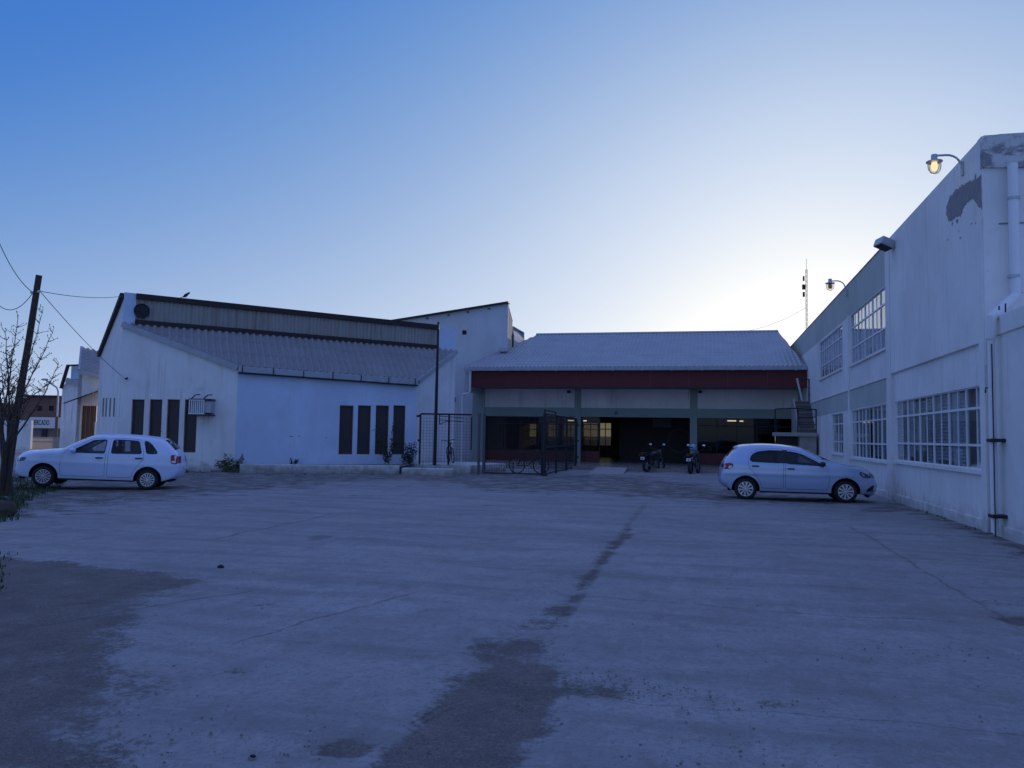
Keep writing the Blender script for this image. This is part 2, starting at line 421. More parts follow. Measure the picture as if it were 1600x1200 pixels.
near = (PX > -30) & (PX < 6) & (PY > 1) & (PY < 45)
PZ += np.where(near, .012*np.sin(PX*.9+1)*np.sin(PY*.7)+.008*np.sin(PX*2.3+PY*1.1), 0)
PZ -= .022*np.clip(dirt, 0, 1)*(PY < 16)
nx, ny = PX.shape
me = bpy.data.meshes.new('ground')
me.from_pydata(np.stack([PX, PY, PZ], -1).reshape(-1, 3).tolist(), [], [(i*ny+j, (i+1)*ny+j, (i+1)*ny+j+1, i*ny+j+1) for i in range(nx-1) for j in range(ny-1)])
me.polygons.foreach_set('use_smooth', [True]*len(me.polygons))
at_ = me.attributes.new('dirt', 'FLOAT', 'POINT'); at_.data.foreach_set('value', dirt.reshape(-1).astype(np.float32))
ground = bpy.data.objects.new('ground', me); col.objects.link(ground); ground['kind'] = 'structure'

g = G('worn_paving'); p = g.pos()
att = g.n('ShaderNodeAttribute'); att.attribute_name = 'dirt'; dv = att.outputs['Fac']
big = g.noise(p, .35, 5, .6); mid = g.noise(p, 2.2, 7, .68); fin = g.noise(p, 24, 5, .7); grit = g.noise(p, 110, 3, .6)
lay = g.noise(g.scale(p, (.25, 1.5, 1)), 1.1, 6, .65)
msk = g.ramp(g.math('ADD', g.math('ADD', dv, g.math('MULTIPLY', g.math('SUBTRACT', g.noise(p, 1.1, 5, .6), .5), .9)), g.math('ADD', g.math('MULTIPLY', g.math('SUBTRACT', mid, .5), .95), g.math('MULTIPLY', g.math('SUBTRACT', fin, .5), .9))), .38, .70)
pav = g.mix(g.ramp(big, .3, .7), (.292, .286, .28), (.355, .35, .345))
pav = g.mix(g.ramp(lay, .42, .72), pav, (.235, .226, .218))
pav = g.mix(g.math('MULTIPLY', g.ramp(mid, .52, .72), .6), pav, (.215, .203, .19))
pav = g.mix(g.math('MULTIPLY', g.ramp(g.noise(g.scale(p, (.5, 2.2, 1)), 3.1, 6, .7), .55, .7), .45), pav, (.38, .375, .37))
pav = g.mix(g.math('MULTIPLY', g.ramp(fin, .48, .66), .5), pav, (.185, .17, .155))
pav = g.mix(g.math('MULTIPLY', g.ramp(g.noise(p, 55, 4, .7), .54, .64), .4), pav, (.14, .13, .12))
pav = g.mix(g.math('MULTIPLY', g.ramp(grit, .60, .70), .8), pav, (.46, .45, .44))
drt = g.mix(g.ramp(mid, .3, .7), (.205, .18, .156), (.14, .122, .108))
drt = g.mix(g.math('MULTIPLY', g.ramp(fin, .5, .7), .5), drt, (.29, .26, .22))
drt = g.mix(g.ramp(grit, .62, .70), drt, (.34, .32, .295))
drt = g.mix(g.math('MULTIPLY', g.ramp(g.noise(p, 60, 3, .6), .52, .62), .55), drt, (.07, .062, .055))
blo = g.noise(p, 1.0, 3, .5, .6); blo2 = g.noise(g.scale(p, (1, .6, 1)), 5.5, 5, .72, .3)
pav = g.mix(g.math('MULTIPLY', g.ramp(blo, .52, .60), .22), pav, (.19, .18, .17))
pav = g.mix(g.math('MULTIPLY', g.ramp(blo2, .54, .62), .38), pav, (.205, .195, .185))
pav = g.mix(g.math('MULTIPLY', g.ramp(blo2, .44, .36), .30), pav, (.40, .395, .39))
pav = g.mix(g.math('MULTIPLY', g.ramp(g.noise(p, .75, 2, .4), .70, .74), .5), pav, (.12, .112, .105))
cc = g.mix(msk, pav, drt)
spk = g.ramp(g.noise(p, 9, 2, .5), .76, .79)
cc = g.mix(g.math('MULTIPLY', spk, .6), cc, (.09, .08, .075))
# expansion joints and cracks: wobbling lines on the ground
wob = g.math('MULTIPLY', g.math('SUBTRACT', g.noise(p, .9, 6, .7), .5), .35)
xyz = g.n('ShaderNodeSeparateXYZ'); g.put(xyz.inputs[0], p)
crk = None
def line(p0, p1, wd, amt, lim=None):
    global crk
    a, b = flat([p0, p1]); nn = Vector((-(b.y-a.y), b.x-a.x, 0)).normalized(); c = nn.x*a.x+nn.y*a.y; tt = (b-a).normalized(); L = (b-a).length
    d = g.math('ABSOLUTE', g.math('ADD', g.math('SUBTRACT', g.math('ADD', g.math('MULTIPLY', xyz.outputs[0], nn.x), g.math('MULTIPLY', xyz.outputs[1], nn.y)), c), wob))
    s_ = g.math('SUBTRACT', g.math('ADD', g.math('MULTIPLY', xyz.outputs[0], tt.x), g.math('MULTIPLY', xyz.outputs[1], tt.y)), tt.x*a.x+tt.y*a.y)
    m = g.math('MULTIPLY', g.ramp(d, wd, wd*.4), g.math('MULTIPLY', g.ramp(s_, -.3, .3), g.ramp(s_, L+.3, L-.3)))
    m = g.math('MULTIPLY', m, g.math('MULTIPLY', g.ramp(mid, .35, .5), amt))
    crk = m if crk is None else g.math('MAXIMUM', crk, m)
line((1006, 788), (878, 965), .09, .35)
line((1330, 822), (1600, 985), .035, .4)
line((900, 1085), (1640, 1150), .012, .35)
line((880, 930), (1520, 975), .02, .5)
line((380, 1000), (640, 930), .025, .5)
line((330, 845), (520, 802), .04, .5)
line((60, 975), (420, 918), .03, .5)
line((640, 1130), (700, 1100), .018, .8); line((648, 1136), (712, 1104), .018, .8)
cc = g.mix(crk, cc, (.10, .09, .082))
hg = g.math('ADD', g.math('MULTIPLY', mid, g.math('ADD', .6, msk)), g.math('ADD', g.math('MULTIPLY', fin, g.math('ADD', .35, g.math('MULTIPLY', msk, .5))), g.math('SUBTRACT', g.math('MULTIPLY', grit, .22), crk)))
ground.data.materials.append(g.done(g.bsdf(cc, .9, 0, g.bump(hg, .55, .03), .2)))

# ---------------------------------------------------------------- near left building (pavilion)
def foot(v): return Vector((v[0], v[1], 0))
P1 = at(192, 505, d=31.5); P2 = at(372, 573, d=31.5); P3 = at(652, 594, d=34.7)
nP = (P2-P1).cross(P3-P1)
r4 = ray(712, 548); P4 = CAM+r4*((P1-CAM).dot(nP)/r4.dot(nP))
T1 = at(190, 458, d=31.5); T1 = Vector((P1.x, P1.y, T1.z))
T4 = Vector((P4.x, P4.y, at(709, 511, d=P4.y*.97-P4.x*.234).z))
PD = at(157, 553, d=40)
pav_b = thing('pavilion', 'single storey white pavilion with grey wavy roof, tin clerestory and narrow brown windows', 'building', foot(P2))

class Face:
    """vertical wall plane from ground point a (left seen from outside) to b"""
    def __init__(s, a, b):
        s.a = foot(a); s.u = (foot(b)-foot(a)); s.L = s.u.length; s.u.normalize(); s.n = s.u.cross(Z3)
    def uv(s, x, y):
        r = ray(x, y); t = (s.a-CAM).dot(s.n)/r.dot(s.n); q = CAM+r*t-s.a; return (q.dot(s.u), q.z)
    def P(s, u, v, n=0): return s.a+s.u*u+Z3*v+s.n*n
    def prect(s, x0, y0, x1, y1):
        a = s.uv(x0, (y0+y1)/2)[0]; b = s.uv(x1, (y0+y1)/2)[0]; c = s.uv((x0+x1)/2, y1)[1]; d = s.uv((x0+x1)/2, y0)[1]
        return (a, c, b, d)

def shutter(face, r, parent, mat='brown_wood'):
    """dark boarded window set 9 cm into its opening"""
    a, c, b, d = r; fr = MB(); w_ = .05
    for q in ((a, c, a+w_, d), (b-w_, c, b, d), (a+w_, c, b-w_, c+w_), (a+w_, d-w_, b-w_, d)):
        fr.obox(face.P(0, 0), face.u, Z3, face.n, (q[0], q[2]), (q[1], q[3]), (-.13, -.07))
    wnd = fr.build('window', M[mat], parent)
    pn = MB(); k = 9; hh = (d-c-2*w_)/k
    for i in range(k):
        pn.obox(face.P(0, 0), face.u, Z3, face.n, (a+w_, b-w_), (c+w_+i*hh, c+w_+(i+1)*hh), (-.14, -.10-(i % 2)*.012))
    pn.build('shutter', M['shutter'], wnd)
    return wnd

fA, fB, fC, fD = Face(P1, P2), Face(P2, P3), Face(P3, P4), Face(PD, P1)
winA = [fA.prect(x0, 624, x1, 707) for x0, x1 in ((204.5, 224), (232.5, 252), (260, 279.5), (287.5, 307))]
winB = [fB.prect(x0, 633.5, x1, 710) for x0, x1 in ((530, 551.5), (558.5, 579), (586.5, 607), (614, 633))]
winD = [fD.prect(x, 622, x+2.6, 651) for x in (159.8, 164.6, 170.6, 176.8)]
def wallp(face, ztop, wins, mat, name='wall', t=.2):
    mb = MB().panel(face.P(0, 0), face.u, Z3, [(0, -.3), (face.L, -.3), (face.L, ztop[1]), (0, ztop[0])], [rect(*w_) for w_ in wins], t)
    return mb.build(name, M[mat], pav_b)
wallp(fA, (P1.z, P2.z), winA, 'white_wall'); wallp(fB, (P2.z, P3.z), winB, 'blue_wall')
wallp(fC, (P3.z, P4.z), [], 'white_wall'); wallp(fD, (PD.z, T1.z-.05), winD, 'white_wall')
for f_, ws in ((fA, winA), (fB, winB)):
    for r_ in ws: shutter(f_, r_, pav_b)
for a, c, b, d in winD: MB().obox(fD.P(0, 0), fD.u, Z3, fD.n, (a, b), (c, d), (-.12, -.015)).build('window', M['shutter'], pav_b)
# roof, its clerestory and trim
ov = Vector((0, 0, .03))
corrugated([P1+ov, P2+ov, P3+ov, P4+ov], P3-P2, .27, .045, (.34, .67), 8, .010).build('roof', M['fibre_roof'], pav_b)
fE = Face(P1, P4)
uL = fE.uv(212, 480)[0]; uR = fE.uv(685, 525)[0]
def eztop(u): return lerp(T1.z, T4.z, u/fE.L)
def ezbot(u): return lerp(P1.z, P4.z, u/fE.L)
tin = [fE.P(uL, ezbot(uL)), fE.P(uR, ezbot(uR)), fE.P(uR, eztop(uR)), fE.P(uL, eztop(uL))]
corrugated(tin, fE.u, .16, .016).build('clerestory_sheet', M['tin_sheet'], pav_b)
MB().panel(fE.P(0, 0, .02), fE.u, Z3, [(0, ezbot(0)-.2), (uL, ezbot(uL)-.2), (uL, eztop(uL)+.05), (0, eztop(0)+.05)], (), .35).build('pier', M['blue_wall'], pav_b)
MB().panel(fE.P(0, 0, .02), fE.u, Z3, [(uR, ezbot(uR)-.05), (fE.L, ezbot(fE.L)-.05), (fE.L, eztop(fE.L)-.08), (uR, eztop(uR))], (), .5).build('pier', M['blue_wall'], pav_b)
mb = MB()
mb.bar(fE.P(uL, eztop(uL)-.06, .06), fE.P(uR, eztop(uR)-.06, .06), .09, .22); mb.build('fascia_board', M['fascia'], pav_b)
mb = MB(); mb.bar(fE.P(uL, ezbot(uL)+.10, .06), fE.P(uR, ezbot(uR)+.10, .06), .06, .16); mb.build('flashing', M['fascia'], pav_b)
fan = MB().lathe([(0, .05), (.07, .05), (.07, .02), (.24, .02), (.26, .05), (.29, .05), (.29, -.03)], fE.P(fE.uv(221.5, 486)[0], fE.uv(221.5, 486)[1], .05), fE.n, 24)
for k in range(6):
    q = k*math.pi/3; c = fE.P(fE.uv(221.5, 486)[0], fE.uv(221.5, 486)[1], .09)
    fan.bar(c, c+(fE.u*math.cos(q)+Z3*math.sin(q))*.25, .03, .02)
fan.build('extractor_fan', M['dark_paint'], pav_b)
# barge boards and gutter
for a, b, n_ in ((P1, P2, fA.n), (P3, P4, fC.n)): MB().bar(a+Z3*-.05+n_*.06, b+Z3*-.05+n_*.06, .10, .20).build('barge_board', M['zinc_gutter'], pav_b)
gt = MB(); gn = fB.n
gt.bar(P2+gn*.10+Vector((0, 0, -.10)), P3+gn*.10+Vector((0, 0, -.10)), .14, .24)
gut = gt.build('gutter', M['zinc_gutter'], pav_b, bevel=.02)
for i in range(7):
    q = P2.lerp(P3, .02+i*.16)+gn*.185
    MB().bar(q+Vector((0, 0, -.27)), q+Vector((0, 0, .05)), .025, .03).build('bracket', M['dark_paint'], gut)
mb = MB(); mb.bar(P2+gn*.1+Vector((0, 0, -.25)), P3+gn*.1+Vector((0, 0, -.25)), .16, .04); mb.build('gutter_rail', M['dark_paint'], pav_b)
# back slope and edge boards
Tb = fE.n*-8.2
B1 = Vector((PD.x, PD.y, PD.z)); B4 = T4+Tb+Vector((0, 0, PD.z-T1.z))
MB().add([T1+Vector((0, 0, .02)), T4+Vector((0, 0, -.06)), B4, B1, T1+Vector((0, 0, -.1)), T4+Vector((0, 0, -.18)), B4-Z3*.12, B1-Z3*.12],
         [(0, 1, 2, 3), (7, 6, 5, 4), (0, 4, 5, 1), (1, 5, 6, 2), (2, 6, 7, 3), (3, 7, 4, 0)]).build('back_roof', M['fibre_roof'], pav_b)
mb = MB(); mb.bar(T1+fD.n*.08+Vector((0, 0, -.08)), B1+fD.n*.08+Vector((0, 0, -.06)), .14, .20); mb.build('verge_board', M['fascia'], pav_b)
MB().panel(B4, (B1-B4), Z3, [(0, -PD.z-.3), ((B1-B4).length, -PD.z-.3), ((B1-B4).length, -.05), (0, -.05)], (), .15).build('back_wall', M['white_wall'], pav_b)
MB().add([foot(T4), foot(B4), B4-Z3*.15, T4-Z3*.3], [(0, 1, 2, 3)]).build('side_wall', M['white_wall'], pav_b)
# dents and flaked marks on the wall beside the windows
for (x, y, a, b) in ((455, 682, .13, .035), (510, 684, .07, .03), (467, 681.5, .07, .03)):
    u_, v_ = fB.uv(x, y); pts = [(u_+a*math.cos(k*.7)*random.uniform(.5, 1), v_+b*math.sin(k*.7)*random.uniform(.4, 1)) for k in range(9)]
    MB().panel(fB.P(0, 0, .004), fB.u, Z3, pts, (), .006).build('flaked_patch', M['bare'], pav_b)

# air conditioner in its cage, over the last window of the wall
aL, aB, aR, aT = fA.prect(303.5, 626, 337, 647)
ac = thing('air_conditioner', 'boxy air conditioner in a white barred cage on the pavilion wall', 'air conditioner', fA.P((aL+aR)/2, aB, 0))
MB().obox(fA.P(0, 0), fA.u, Z3, fA.n, (aL+.10, aR-.04), (aB+.04, aT-.04), (.02, .50)).build('casing', M['grey_paint'], ac, bevel=.015)
cg = MB()
for k in range(8):
    u_ = lerp(aL+.02, aR-.26, k/7); cg.bar(fA.P(u_, aB, .56), fA.P(u_, aT, .56), .03)
for v_ in (aB, aT): cg.bar(fA.P(aL, v_, .56), fA.P(aR-.24, v_, .56), .045)
for u_ in (aL+.02, aR-.26):
    for v_ in (aB, aT): cg.bar(fA.P(u_, v_, 0), fA.P(u_, v_, .56), .035)
cg.build('cage', M['white_paint'], ac)
mb = MB().obox(fA.P(0, 0), fA.u, Z3, fA.n, (aL, aR), (aT+.02, aT+.05), (0, .6)); mb.build('hood', M['dark_paint'], ac)
mb = MB().obox(fA.P(0, 0), fA.u, Z3, fA.n, (aL, aR), (aB-.06, aB-.02), (0, .6)); mb.build('tray', M['fascia'], ac)
for u_ in (aL+.06, aR-.3):
    MB().tube([fA.P(u_, aT+.05, .5), fA.P(u_+.16, aT+.20, .5), fA.P(u_+.32, aT+.21, .5)], .022, 6).build('rod', M['dark_paint'], ac)

# low white kerb and raised bed before the bluish wall
k0, k1 = at(374, 739, Z=0), at(624, 741, Z=0)
fK = Face(k0, k1)
kb = tag(MB().obox(fK.P(0, 0), fK.u, Z3, fK.n, (0, fK.L), (-.2, .34), (-.16, 0)).build('planter_kerb', M['white_kerb'], None, bevel=.03), 'long low white kerb of the planting bed along the bluish pavilion wall', 'kerb')
sb = MB(); sb.add([foot(k0)+Z3*.30, foot(k1)+Z3*.30, foot(P3)+Z3*.30, foot(P2)+Z3*.30], [(0, 1, 2, 3)])
tag(sb.build('soil', M['stone']), None, None, None, 'structure')
s0, s1 = at(627, 742, Z=0), at(706, 744, Z=0); fS = Face(s0, s1)
tag(MB().obox(fS.P(0, 0), fS.u, Z3, fS.n, (0, fS.L), (-.2, .27), (-.5, 0)).build('concrete_step', M['white_kerb'], None, bevel=.03), 'chipped white concrete step block in front of the fenced platform', 'step')
q0, q1 = at(640, 738, Z=0)+Vector((0, .7, 0)), at(731, 741, Z=0)+Vector((0, .3, 0)); fQ = Face(q0, q1); PLZ = .36
tag(MB().obox(fQ.P(0, 0), fQ.u, Z3, fQ.n, (0, fQ.L), (-.2, PLZ), (-3.2, 0)).build('concrete_platform', M['white_kerb'], None, bevel=.03), 'low concrete platform carrying the thin pole and the wire fence', 'platform')
# leaning slab at the corner and round lid by the wall
c0 = at(371, 729, d=31.2)
tag(MB().add([c0+Vector((-.10, 0, -.1)), c0+Vector((.13, 0, -.1)), c0+Vector((.09, .2, .50)), c0+Vector((-.04, .2, .53)), c0+Vector((-.10, .07, -.1)), c0+Vector((.13, .07, -.1)), c0+Vector((.09, .26, .50)), c0+Vector((-.04, .26, .53))],
    [(0, 1, 2, 3), (7, 6, 5, 4), (0, 4, 5, 1), (1, 5, 6, 2), (2, 6, 7, 3), (3, 7, 4, 0)]).build('stone_slab', M['stone']), 'broken grey slab leaning at the corner of the pavilion wall', 'slab')
lid = MB(); c0 = fA.P(*fA.uv(281, 718), .06)
lid.lathe([(0, .03), (.20, .03), (.24, .015), (.24, -.03), (0, -.03)], c0, fA.n+Z3*.2, 20); tag(lid.build('round_lid', M['stone']), 'round grey lid leaning on the white wall behind the tail of the white car', 'lid')

# ---------------------------------------------------------------- two wings beyond the pavilion
e0, e1 = at(117, 700, d=41), at(166, 700, d=41); fW = Face(e0, e1)
wg = thing('entrance_wing', 'small white wing with short wavy roof, brown door and sloping canopy beside the pavilion', 'building', foot(e0))
dr = fW.prect(125.5, 634, 158, 700); dr = (dr[0], .02, dr[2], dr[3])
zt = fW.uv(124, 581)[1]
MB().panel(fW.P(0, 0), fW.u, Z3, [(0, -.3), (fW.L, -.3), (fW.L, zt), (.25, zt), (0, zt-.1)], [rect(*dr)], .2).build('wall', M['white_wall'], wg)
fW2 = Face(foot(e0)-fW.n*9, foot(e0)-fW.u*.0)
MB().panel(fW2.P(0, 0), fW2.u, Z3, [(0, -.3), (fW2.L, -.3), (fW2.L, zt-.12), (0, zt-.12)], (), .2).build('wall', M['white_wall'], wg)
ra, rb = at(123.5, 578, d=40.8), at(166, 588, d=40.8); rc, rd = at(166, 551, d=44.5), at(115, 548, d=44.5)
rd = ra+(rc-rb)
corrugated([ra, rb, rc, rd], rb-ra, .30, .04, (.5,)).build('roof', M['fibre_roof'], wg)
mb = MB(); mb.bar(ra-Z3*.08, rb-Z3*.08, .1, .2); mb.bar(ra-Z3*.02, rd-Z3*.02, .1, .12); mb.build('gutter', M['zinc_gutter'], wg)
d_ = MB(); a, c, b, d = dr
for k in range(7): d_.obox(fW.P(0, 0), fW.u, Z3, fW.n, (lerp(a, b-.35, k/7)+.006, lerp(a, b-.35, (k+1)/7)-.006), (c, d), (-.16, -.12+.01*(k % 2)))
dd = d_.build('door', M['brown_wood'], wg)
MB().obox(fW.P(0, 0), fW.u, Z3, fW.n, (b-.36, b), (c, c+1.9), (-.15, -.05)).build('door_leaf', M['white_paint'], dd)
cn = MB(); c1, c2 = fW.P(*fW.uv(116, 632.5), 1.0), fW.P(*fW.uv(160, 617), 1.0)
cn.add([c1, c2, c2-fW.n+Z3*.25, c1-fW.n+Z3*.25, c1+Z3*.06, c2+Z3*.06, c2-fW.n+Z3*.31, c1-fW.n+Z3*.31], [(3, 2, 1, 0), (4, 5, 6, 7), (0, 1, 5, 4), (1, 2, 6, 5), (2, 3, 7, 6), (3, 0, 4, 7)]).build('canopy', M['fascia'], wg)
e0, e1 = at(92.5, 700, d=50), at(122, 700, d=50); fV = Face(e0, e1)
wv = thing('end_wing', 'farthest white wing with dark verge board and bluish clerestory end', 'building', foot(e0))
MB().panel(fV.P(0, 0), fV.u, Z3, [(0, -.3), (fV.L, -.3), (fV.L, fV.uv(110, 594)[1]), (.33, fV.uv(100, 592)[1]), (0, fV.uv(93, 606)[1])], (), 6).build('wall', M['white_wall'], wv)
MB().obox(fV.P(0, 0), fV.u, Z3, fV.n, (.33, fV.L), (fV.uv(108, 592)[1], fV.uv(108, 571)[1]), (-1.5, -.3)).build('clerestory', M['blue_wall'], wv)
mb = MB(); mb.bar(fV.P(-.02, fV.uv(92, 607)[1], .1), fV.P(.35, fV.uv(100, 570)[1], .1), .22, .12)
mb.bar(fV.P(.3, fV.uv(100, 571)[1], .0), fV.P(fV.L, fV.uv(115, 570)[1], .0), .3, .08); mb.build('verge_board', M['fascia'], wv)
mb = MB(); mb.bar(fV.P(.3, fV.uv(100, 594)[1], .1), fV.P(fV.L, fV.uv(115, 600)[1], .1), .2, .3); mb.build('gutter', M['zinc_gutter'], wv)

# ---------------------------------------------------------------- central covered hall
YE, YC = 43.0, 45.2
eL, eR = at(727, 574, Y=YE), at(1266, 573, Y=YE); ZE = (eL.z+eR.z)/2
rL, rR = at(845, 523, Y=51), at(1216, 518.5, Y=51); ZR = (rL.z+rR.z)/2
XL, XR = eL.x, 4.9
hall = thing('covered_hall', 'long open hall with grey tiled roof, dark red fascia and green columns', 'building', (XL, YC, 0))
FZ = .16
def hx(x, y=660, Y=YC): return at(x, y, Y=Y).x
def hz(y, x=1000, Y=YC): return at(x, y, Y=Y).z
corrugated([(XL, YE-.15, ZE+.02), (XR, YE-.15, ZE+.02), (rR.x, 51, ZR), (rL.x-.25, 51, ZR)], (1, 0, 0), .23, .026, (.07, .14, .21, .28, .35, .42, .49, .56, .63, .70, .77, .84, .91), 6, .014).build('roof', M['tile_roof'], hall)
MB().add([(XL, 60.5, ZE), (XR+1, 60.5, ZE), (rR.x, 51.02, ZR), (rL.x-.25, 51.02, ZR)], [(0, 1, 2, 3)]).build('back_roof', M['tile_roof'], hall)
mb = MB(); mb.tube([(rL.x-.3, 51.02, ZR+.02), (rR.x, 51.02, ZR+.02)], .09, 8); mb.build('ridge_cap', M['tile_roof'], hall)
gz = ZE-.03
gu = MB(); gu.box((XL, YE-.32, gz-.17), (XR+.03, YE-.16, gz+.01)); gut = gu.build('gutter', M['zinc_gutter'], hall, bevel=.02)
for k in range(12):
    x = lerp(XL+.6, XR-.5, k/11); MB().bar((x, YE-.335, gz-.20), (x, YE-.335, gz+.03), .04, .02).build('bracket', M['metal'], gut)
fz0 = at(1000, 605, Y=YE).z; fx0 = at(737, 590, Y=YE).x; fx1 = at(1263, 590, Y=YE).x
mb = MB(); n_ = 9
for k in range(n_): mb.box((lerp(fx0, fx1, k/n_)+.004, YE-.04, fz0), (lerp(fx0, fx1, (k+1)/n_)-.004, YE, gz-.19+.1))
mb.build('fascia_board', M['red_board'], hall)
MB().box((fx0, YE+.02, fz0+.02), (XR, YC+.1, fz0+.08)).build('soffit', M['interior'], hall)
MB().box((XL+.02, YE-.05, at(730, 612, Y=YE).z), (fx0-.01, YC, gz-.2)).build('side_panel', M['grey_paint'], hall)
# facade: columns, beam, plaster panels
zb0, zb1 = hz(652, 1000), hz(638, 1000); zs = fz0+.06
cols_ = [(738, 757), (897.5, 907.5), (1078, 1089.5), (1247, 1262)]
cx = [(hx(a), hx(b)) for a, b in cols_]
for a, b in cx: MB().box((a, YC-.06, 0), (b, YC+.3, zs+.02)).build('column', M['green_frame'], hall, bevel=.015)
for i in range(3):
    a, b = cx[i][1], cx[i+1][0]
    MB().box((a, YC-.03, zb0), (b, YC+.26, zb1)).build('beam', M['green_frame'], hall)
    MB().box((a, YC, zb1), (b, YC+.2, zs)).build('wall_panel', M['white_wall'], hall)
MB().box((cx[3][1], YC, 0), (XR, YC+.2, zs)).build('wall_panel', M['white_wall'], hall)
# floor, ceiling, inner walls
MB().box((cx[0][0]-.2, 38.4, -.2), (XR-.02, 60.2, FZ)).build('floor_slab', plain('hall_floor', (.26, .24, .22), .25, var=.25, sc=2, local=False), hall)
MB().box((cx[0][0], YC+.3, zb1+.15), (XR, 60, zb1+.25)).build('ceiling', M['interior'], hall)
MB().box((XL+.05, YC, 0), (cx[0][0], 60, 4.9)).build('side_wall', M['gable_wall'], hall)
MB().box((XR-.12, YC+.3, FZ), (XR-.01, 60, zb1+.1)).build('side_wall', M['interior'], hall)
fH = Face((cx[0][0], 60, 0), (XR-.14, 60, 0))
bw = [fH.prect(x0, 660.5, x1, 696.5) for x0, x1 in ((812, 838), (856, 872), (880, 903), (911, 934), (936.5, 955))]
MB().panel(fH.P(0, 0), fH.u, Z3, [(0, FZ), (fH.L, FZ), (fH.L, zb1+.15), (0, zb1+.15)], [rect(*q) for q in bw], .2).build('rear_wall', M['interior'], hall)
for (a, c, b, d) in bw:
    f_ = MB(); k = max(2, int((b-a)/.5))
    for i in range(k+1): f_.obox(fH.P(0, 0), fH.u, Z3, fH.n, (lerp(a, b, i/k)-.03, lerp(a, b, i/k)+.03), (c, d), (-.12, -.06))
    for t_ in (0, .38, .72, 1): f_.obox(fH.P(0, 0), fH.u, Z3, fH.n, (a, b), (lerp(c, d, t_)-.03, lerp(c, d, t_)+.03), (-.118, -.062))
    wn = f_.build('rear_window', M['dark_paint'], hall)
    MB().obox(fH.P(0, 0), fH.u, Z3, fH.n, (a, b), (c, d), (-.10, -.09)).build('pane', M['warm_light_glass'], wn)
# glazed fronts in the side bays and the door bay
zd1 = hz(703, 800)
def glazed(x0, x1, nm, parent=hall):
    MB().box((x0, YC+.32, FZ), (x1, YC+.38, zd1)).build('dado', M['red_dado'], parent)
    f_ = MB(); k = max(1, round((x1-x0)/1.15))
    for i in range(k+1): f_.box((lerp(x0, x1, i/k)-.025, YC+.31, zd1), (lerp(x0, x1, i/k)+.025, YC+.39, zb0+.05))
    for z_ in (zd1+.02, lerp(zd1, zb0, .78)): f_.box((x0, YC+.312, z_-.025), (x1, YC+.388, z_+.025))
    wn = f_.build('glazed_front', M['dark_paint'], parent)
    MB().box((x0, YC+.345, zd1), (x1, YC+.355, zb0+.05)).build('pane', M['hall_glass'], wn)
glazed(cx[0][1], cx[1][0], 'a'); glazed(cx[2][1], cx[3][0], 'b'); glazed(cx[1][1], hx(936), 'c')
# partition, mural ring and notice board inside the open bay
xp0, xp1 = hx(968, Y=50), hx(1084, Y=50)
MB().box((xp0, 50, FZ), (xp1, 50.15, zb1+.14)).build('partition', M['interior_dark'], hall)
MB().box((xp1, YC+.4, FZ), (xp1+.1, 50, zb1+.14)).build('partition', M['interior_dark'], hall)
MB().box((hx(1020, Y=49.9), 49.9, hz(667, Y=49.9)), (hx(1049, Y=49.9), 49.97, hz(653, Y=49.9))).build('notice_board', M['interior'], hall)
mb = MB(); mb.lathe([(.62, 0), (.62, .03), (.76, .03), (.76, 0), (.62, 0)], (hx(1062, Y=49.98), 49.98, hz(688, Y=49.98)), (0, -1, 0), 32); mb.build('mural_ring', M['interior_dim'], hall)
for x0, x1, y, Y in ((1136, 1152, 657.5, 47.5), (1155, 1162, 658, 49), (886, 897, 657, 48), (911, 917, 657.5, 49)):
    a, b = at(x0, y, Y=Y), at(x1, y, Y=Y)
    lt = thing('tube_lamp', 'lit fluorescent tube on the ceiling of the dark open hall', 'lamp', (a.x, Y, a.z), group='lit tubes under the hall ceiling')
    MB().box((a.x, Y-.06, a.z+.04), (b.x, Y+.06, a.z+.09)).build('housing', M['white_paint'], lt)
    MB().tube([(a.x+.02, Y, a.z), (b.x-.02, Y, a.z)], .03, 8).build('tube', M['tube_light'], lt)
tl = [o for o in col.objects if o.name.startswith('tube_lamp')]
for o, t_ in zip(tl, ('long lit tube of the pair under the ceiling of the right glazed bay', 'short lit tube of the pair under the ceiling of the right glazed bay', 'lit tube under the hall ceiling behind the cage, just left of the second green column', 'short lit tube above the door of the open middle bay')): o['label'] = t_
# round emblem on the beam and floodlights under the soffit
u0 = at(963, 645, Y=YC)
MB().lathe([(0, .02), (.10, .02), (.12, 0)], (u0.x, YC-.035, u0.z), (0, -1, 0), 16).build('badge', M['stone'], hall)
for x, t_ in ((743, 'small dark floodlight under the red fascia at the left end of the hall'), (889, 'small dark floodlight under the red fascia left of the second green column'), (1094, 'small dark floodlight under the red fascia right of the third green column')):
    q = at(x, 612, Y=YC-.2); fl = thing('floodlight', t_, 'floodlight', q, group='floodlights under the hall fascia')
    MB().box((q.x-.10, q.y-.08, q.z-.08), (q.x+.10, q.y+.04, q.z+.07)).build('housing', M['dark_paint'], fl, bevel=.02)
    MB().bar((q.x, q.y+.02, q.z), (q.x, YC, q.z+.04), .03).build('bracket', M['dark_paint'], fl)
# ramp up to the slab
r0, r1, r2, r3 = at(917, 741, Z=0), at(974, 741.5, Z=0), at(978, 731.5, Z=FZ), at(928, 731, Z=FZ)
r2.y = r3.y = 38.38
tag(MB().add([r0-Z3*.1, r1-Z3*.1, r2-Z3*.2, r3-Z3*.2, r0+Z3*.01, r1+Z3*.01, r2+Z3*.006, r3+Z3*.006], [(0, 1, 5, 4), (1, 2, 6, 5), (2, 3, 7, 6), (3, 0, 4, 7), (4, 5, 6, 7)]).build('ramp', M['concrete']), 'pale concrete ramp rising to the floor of the open hall', 'ramp')
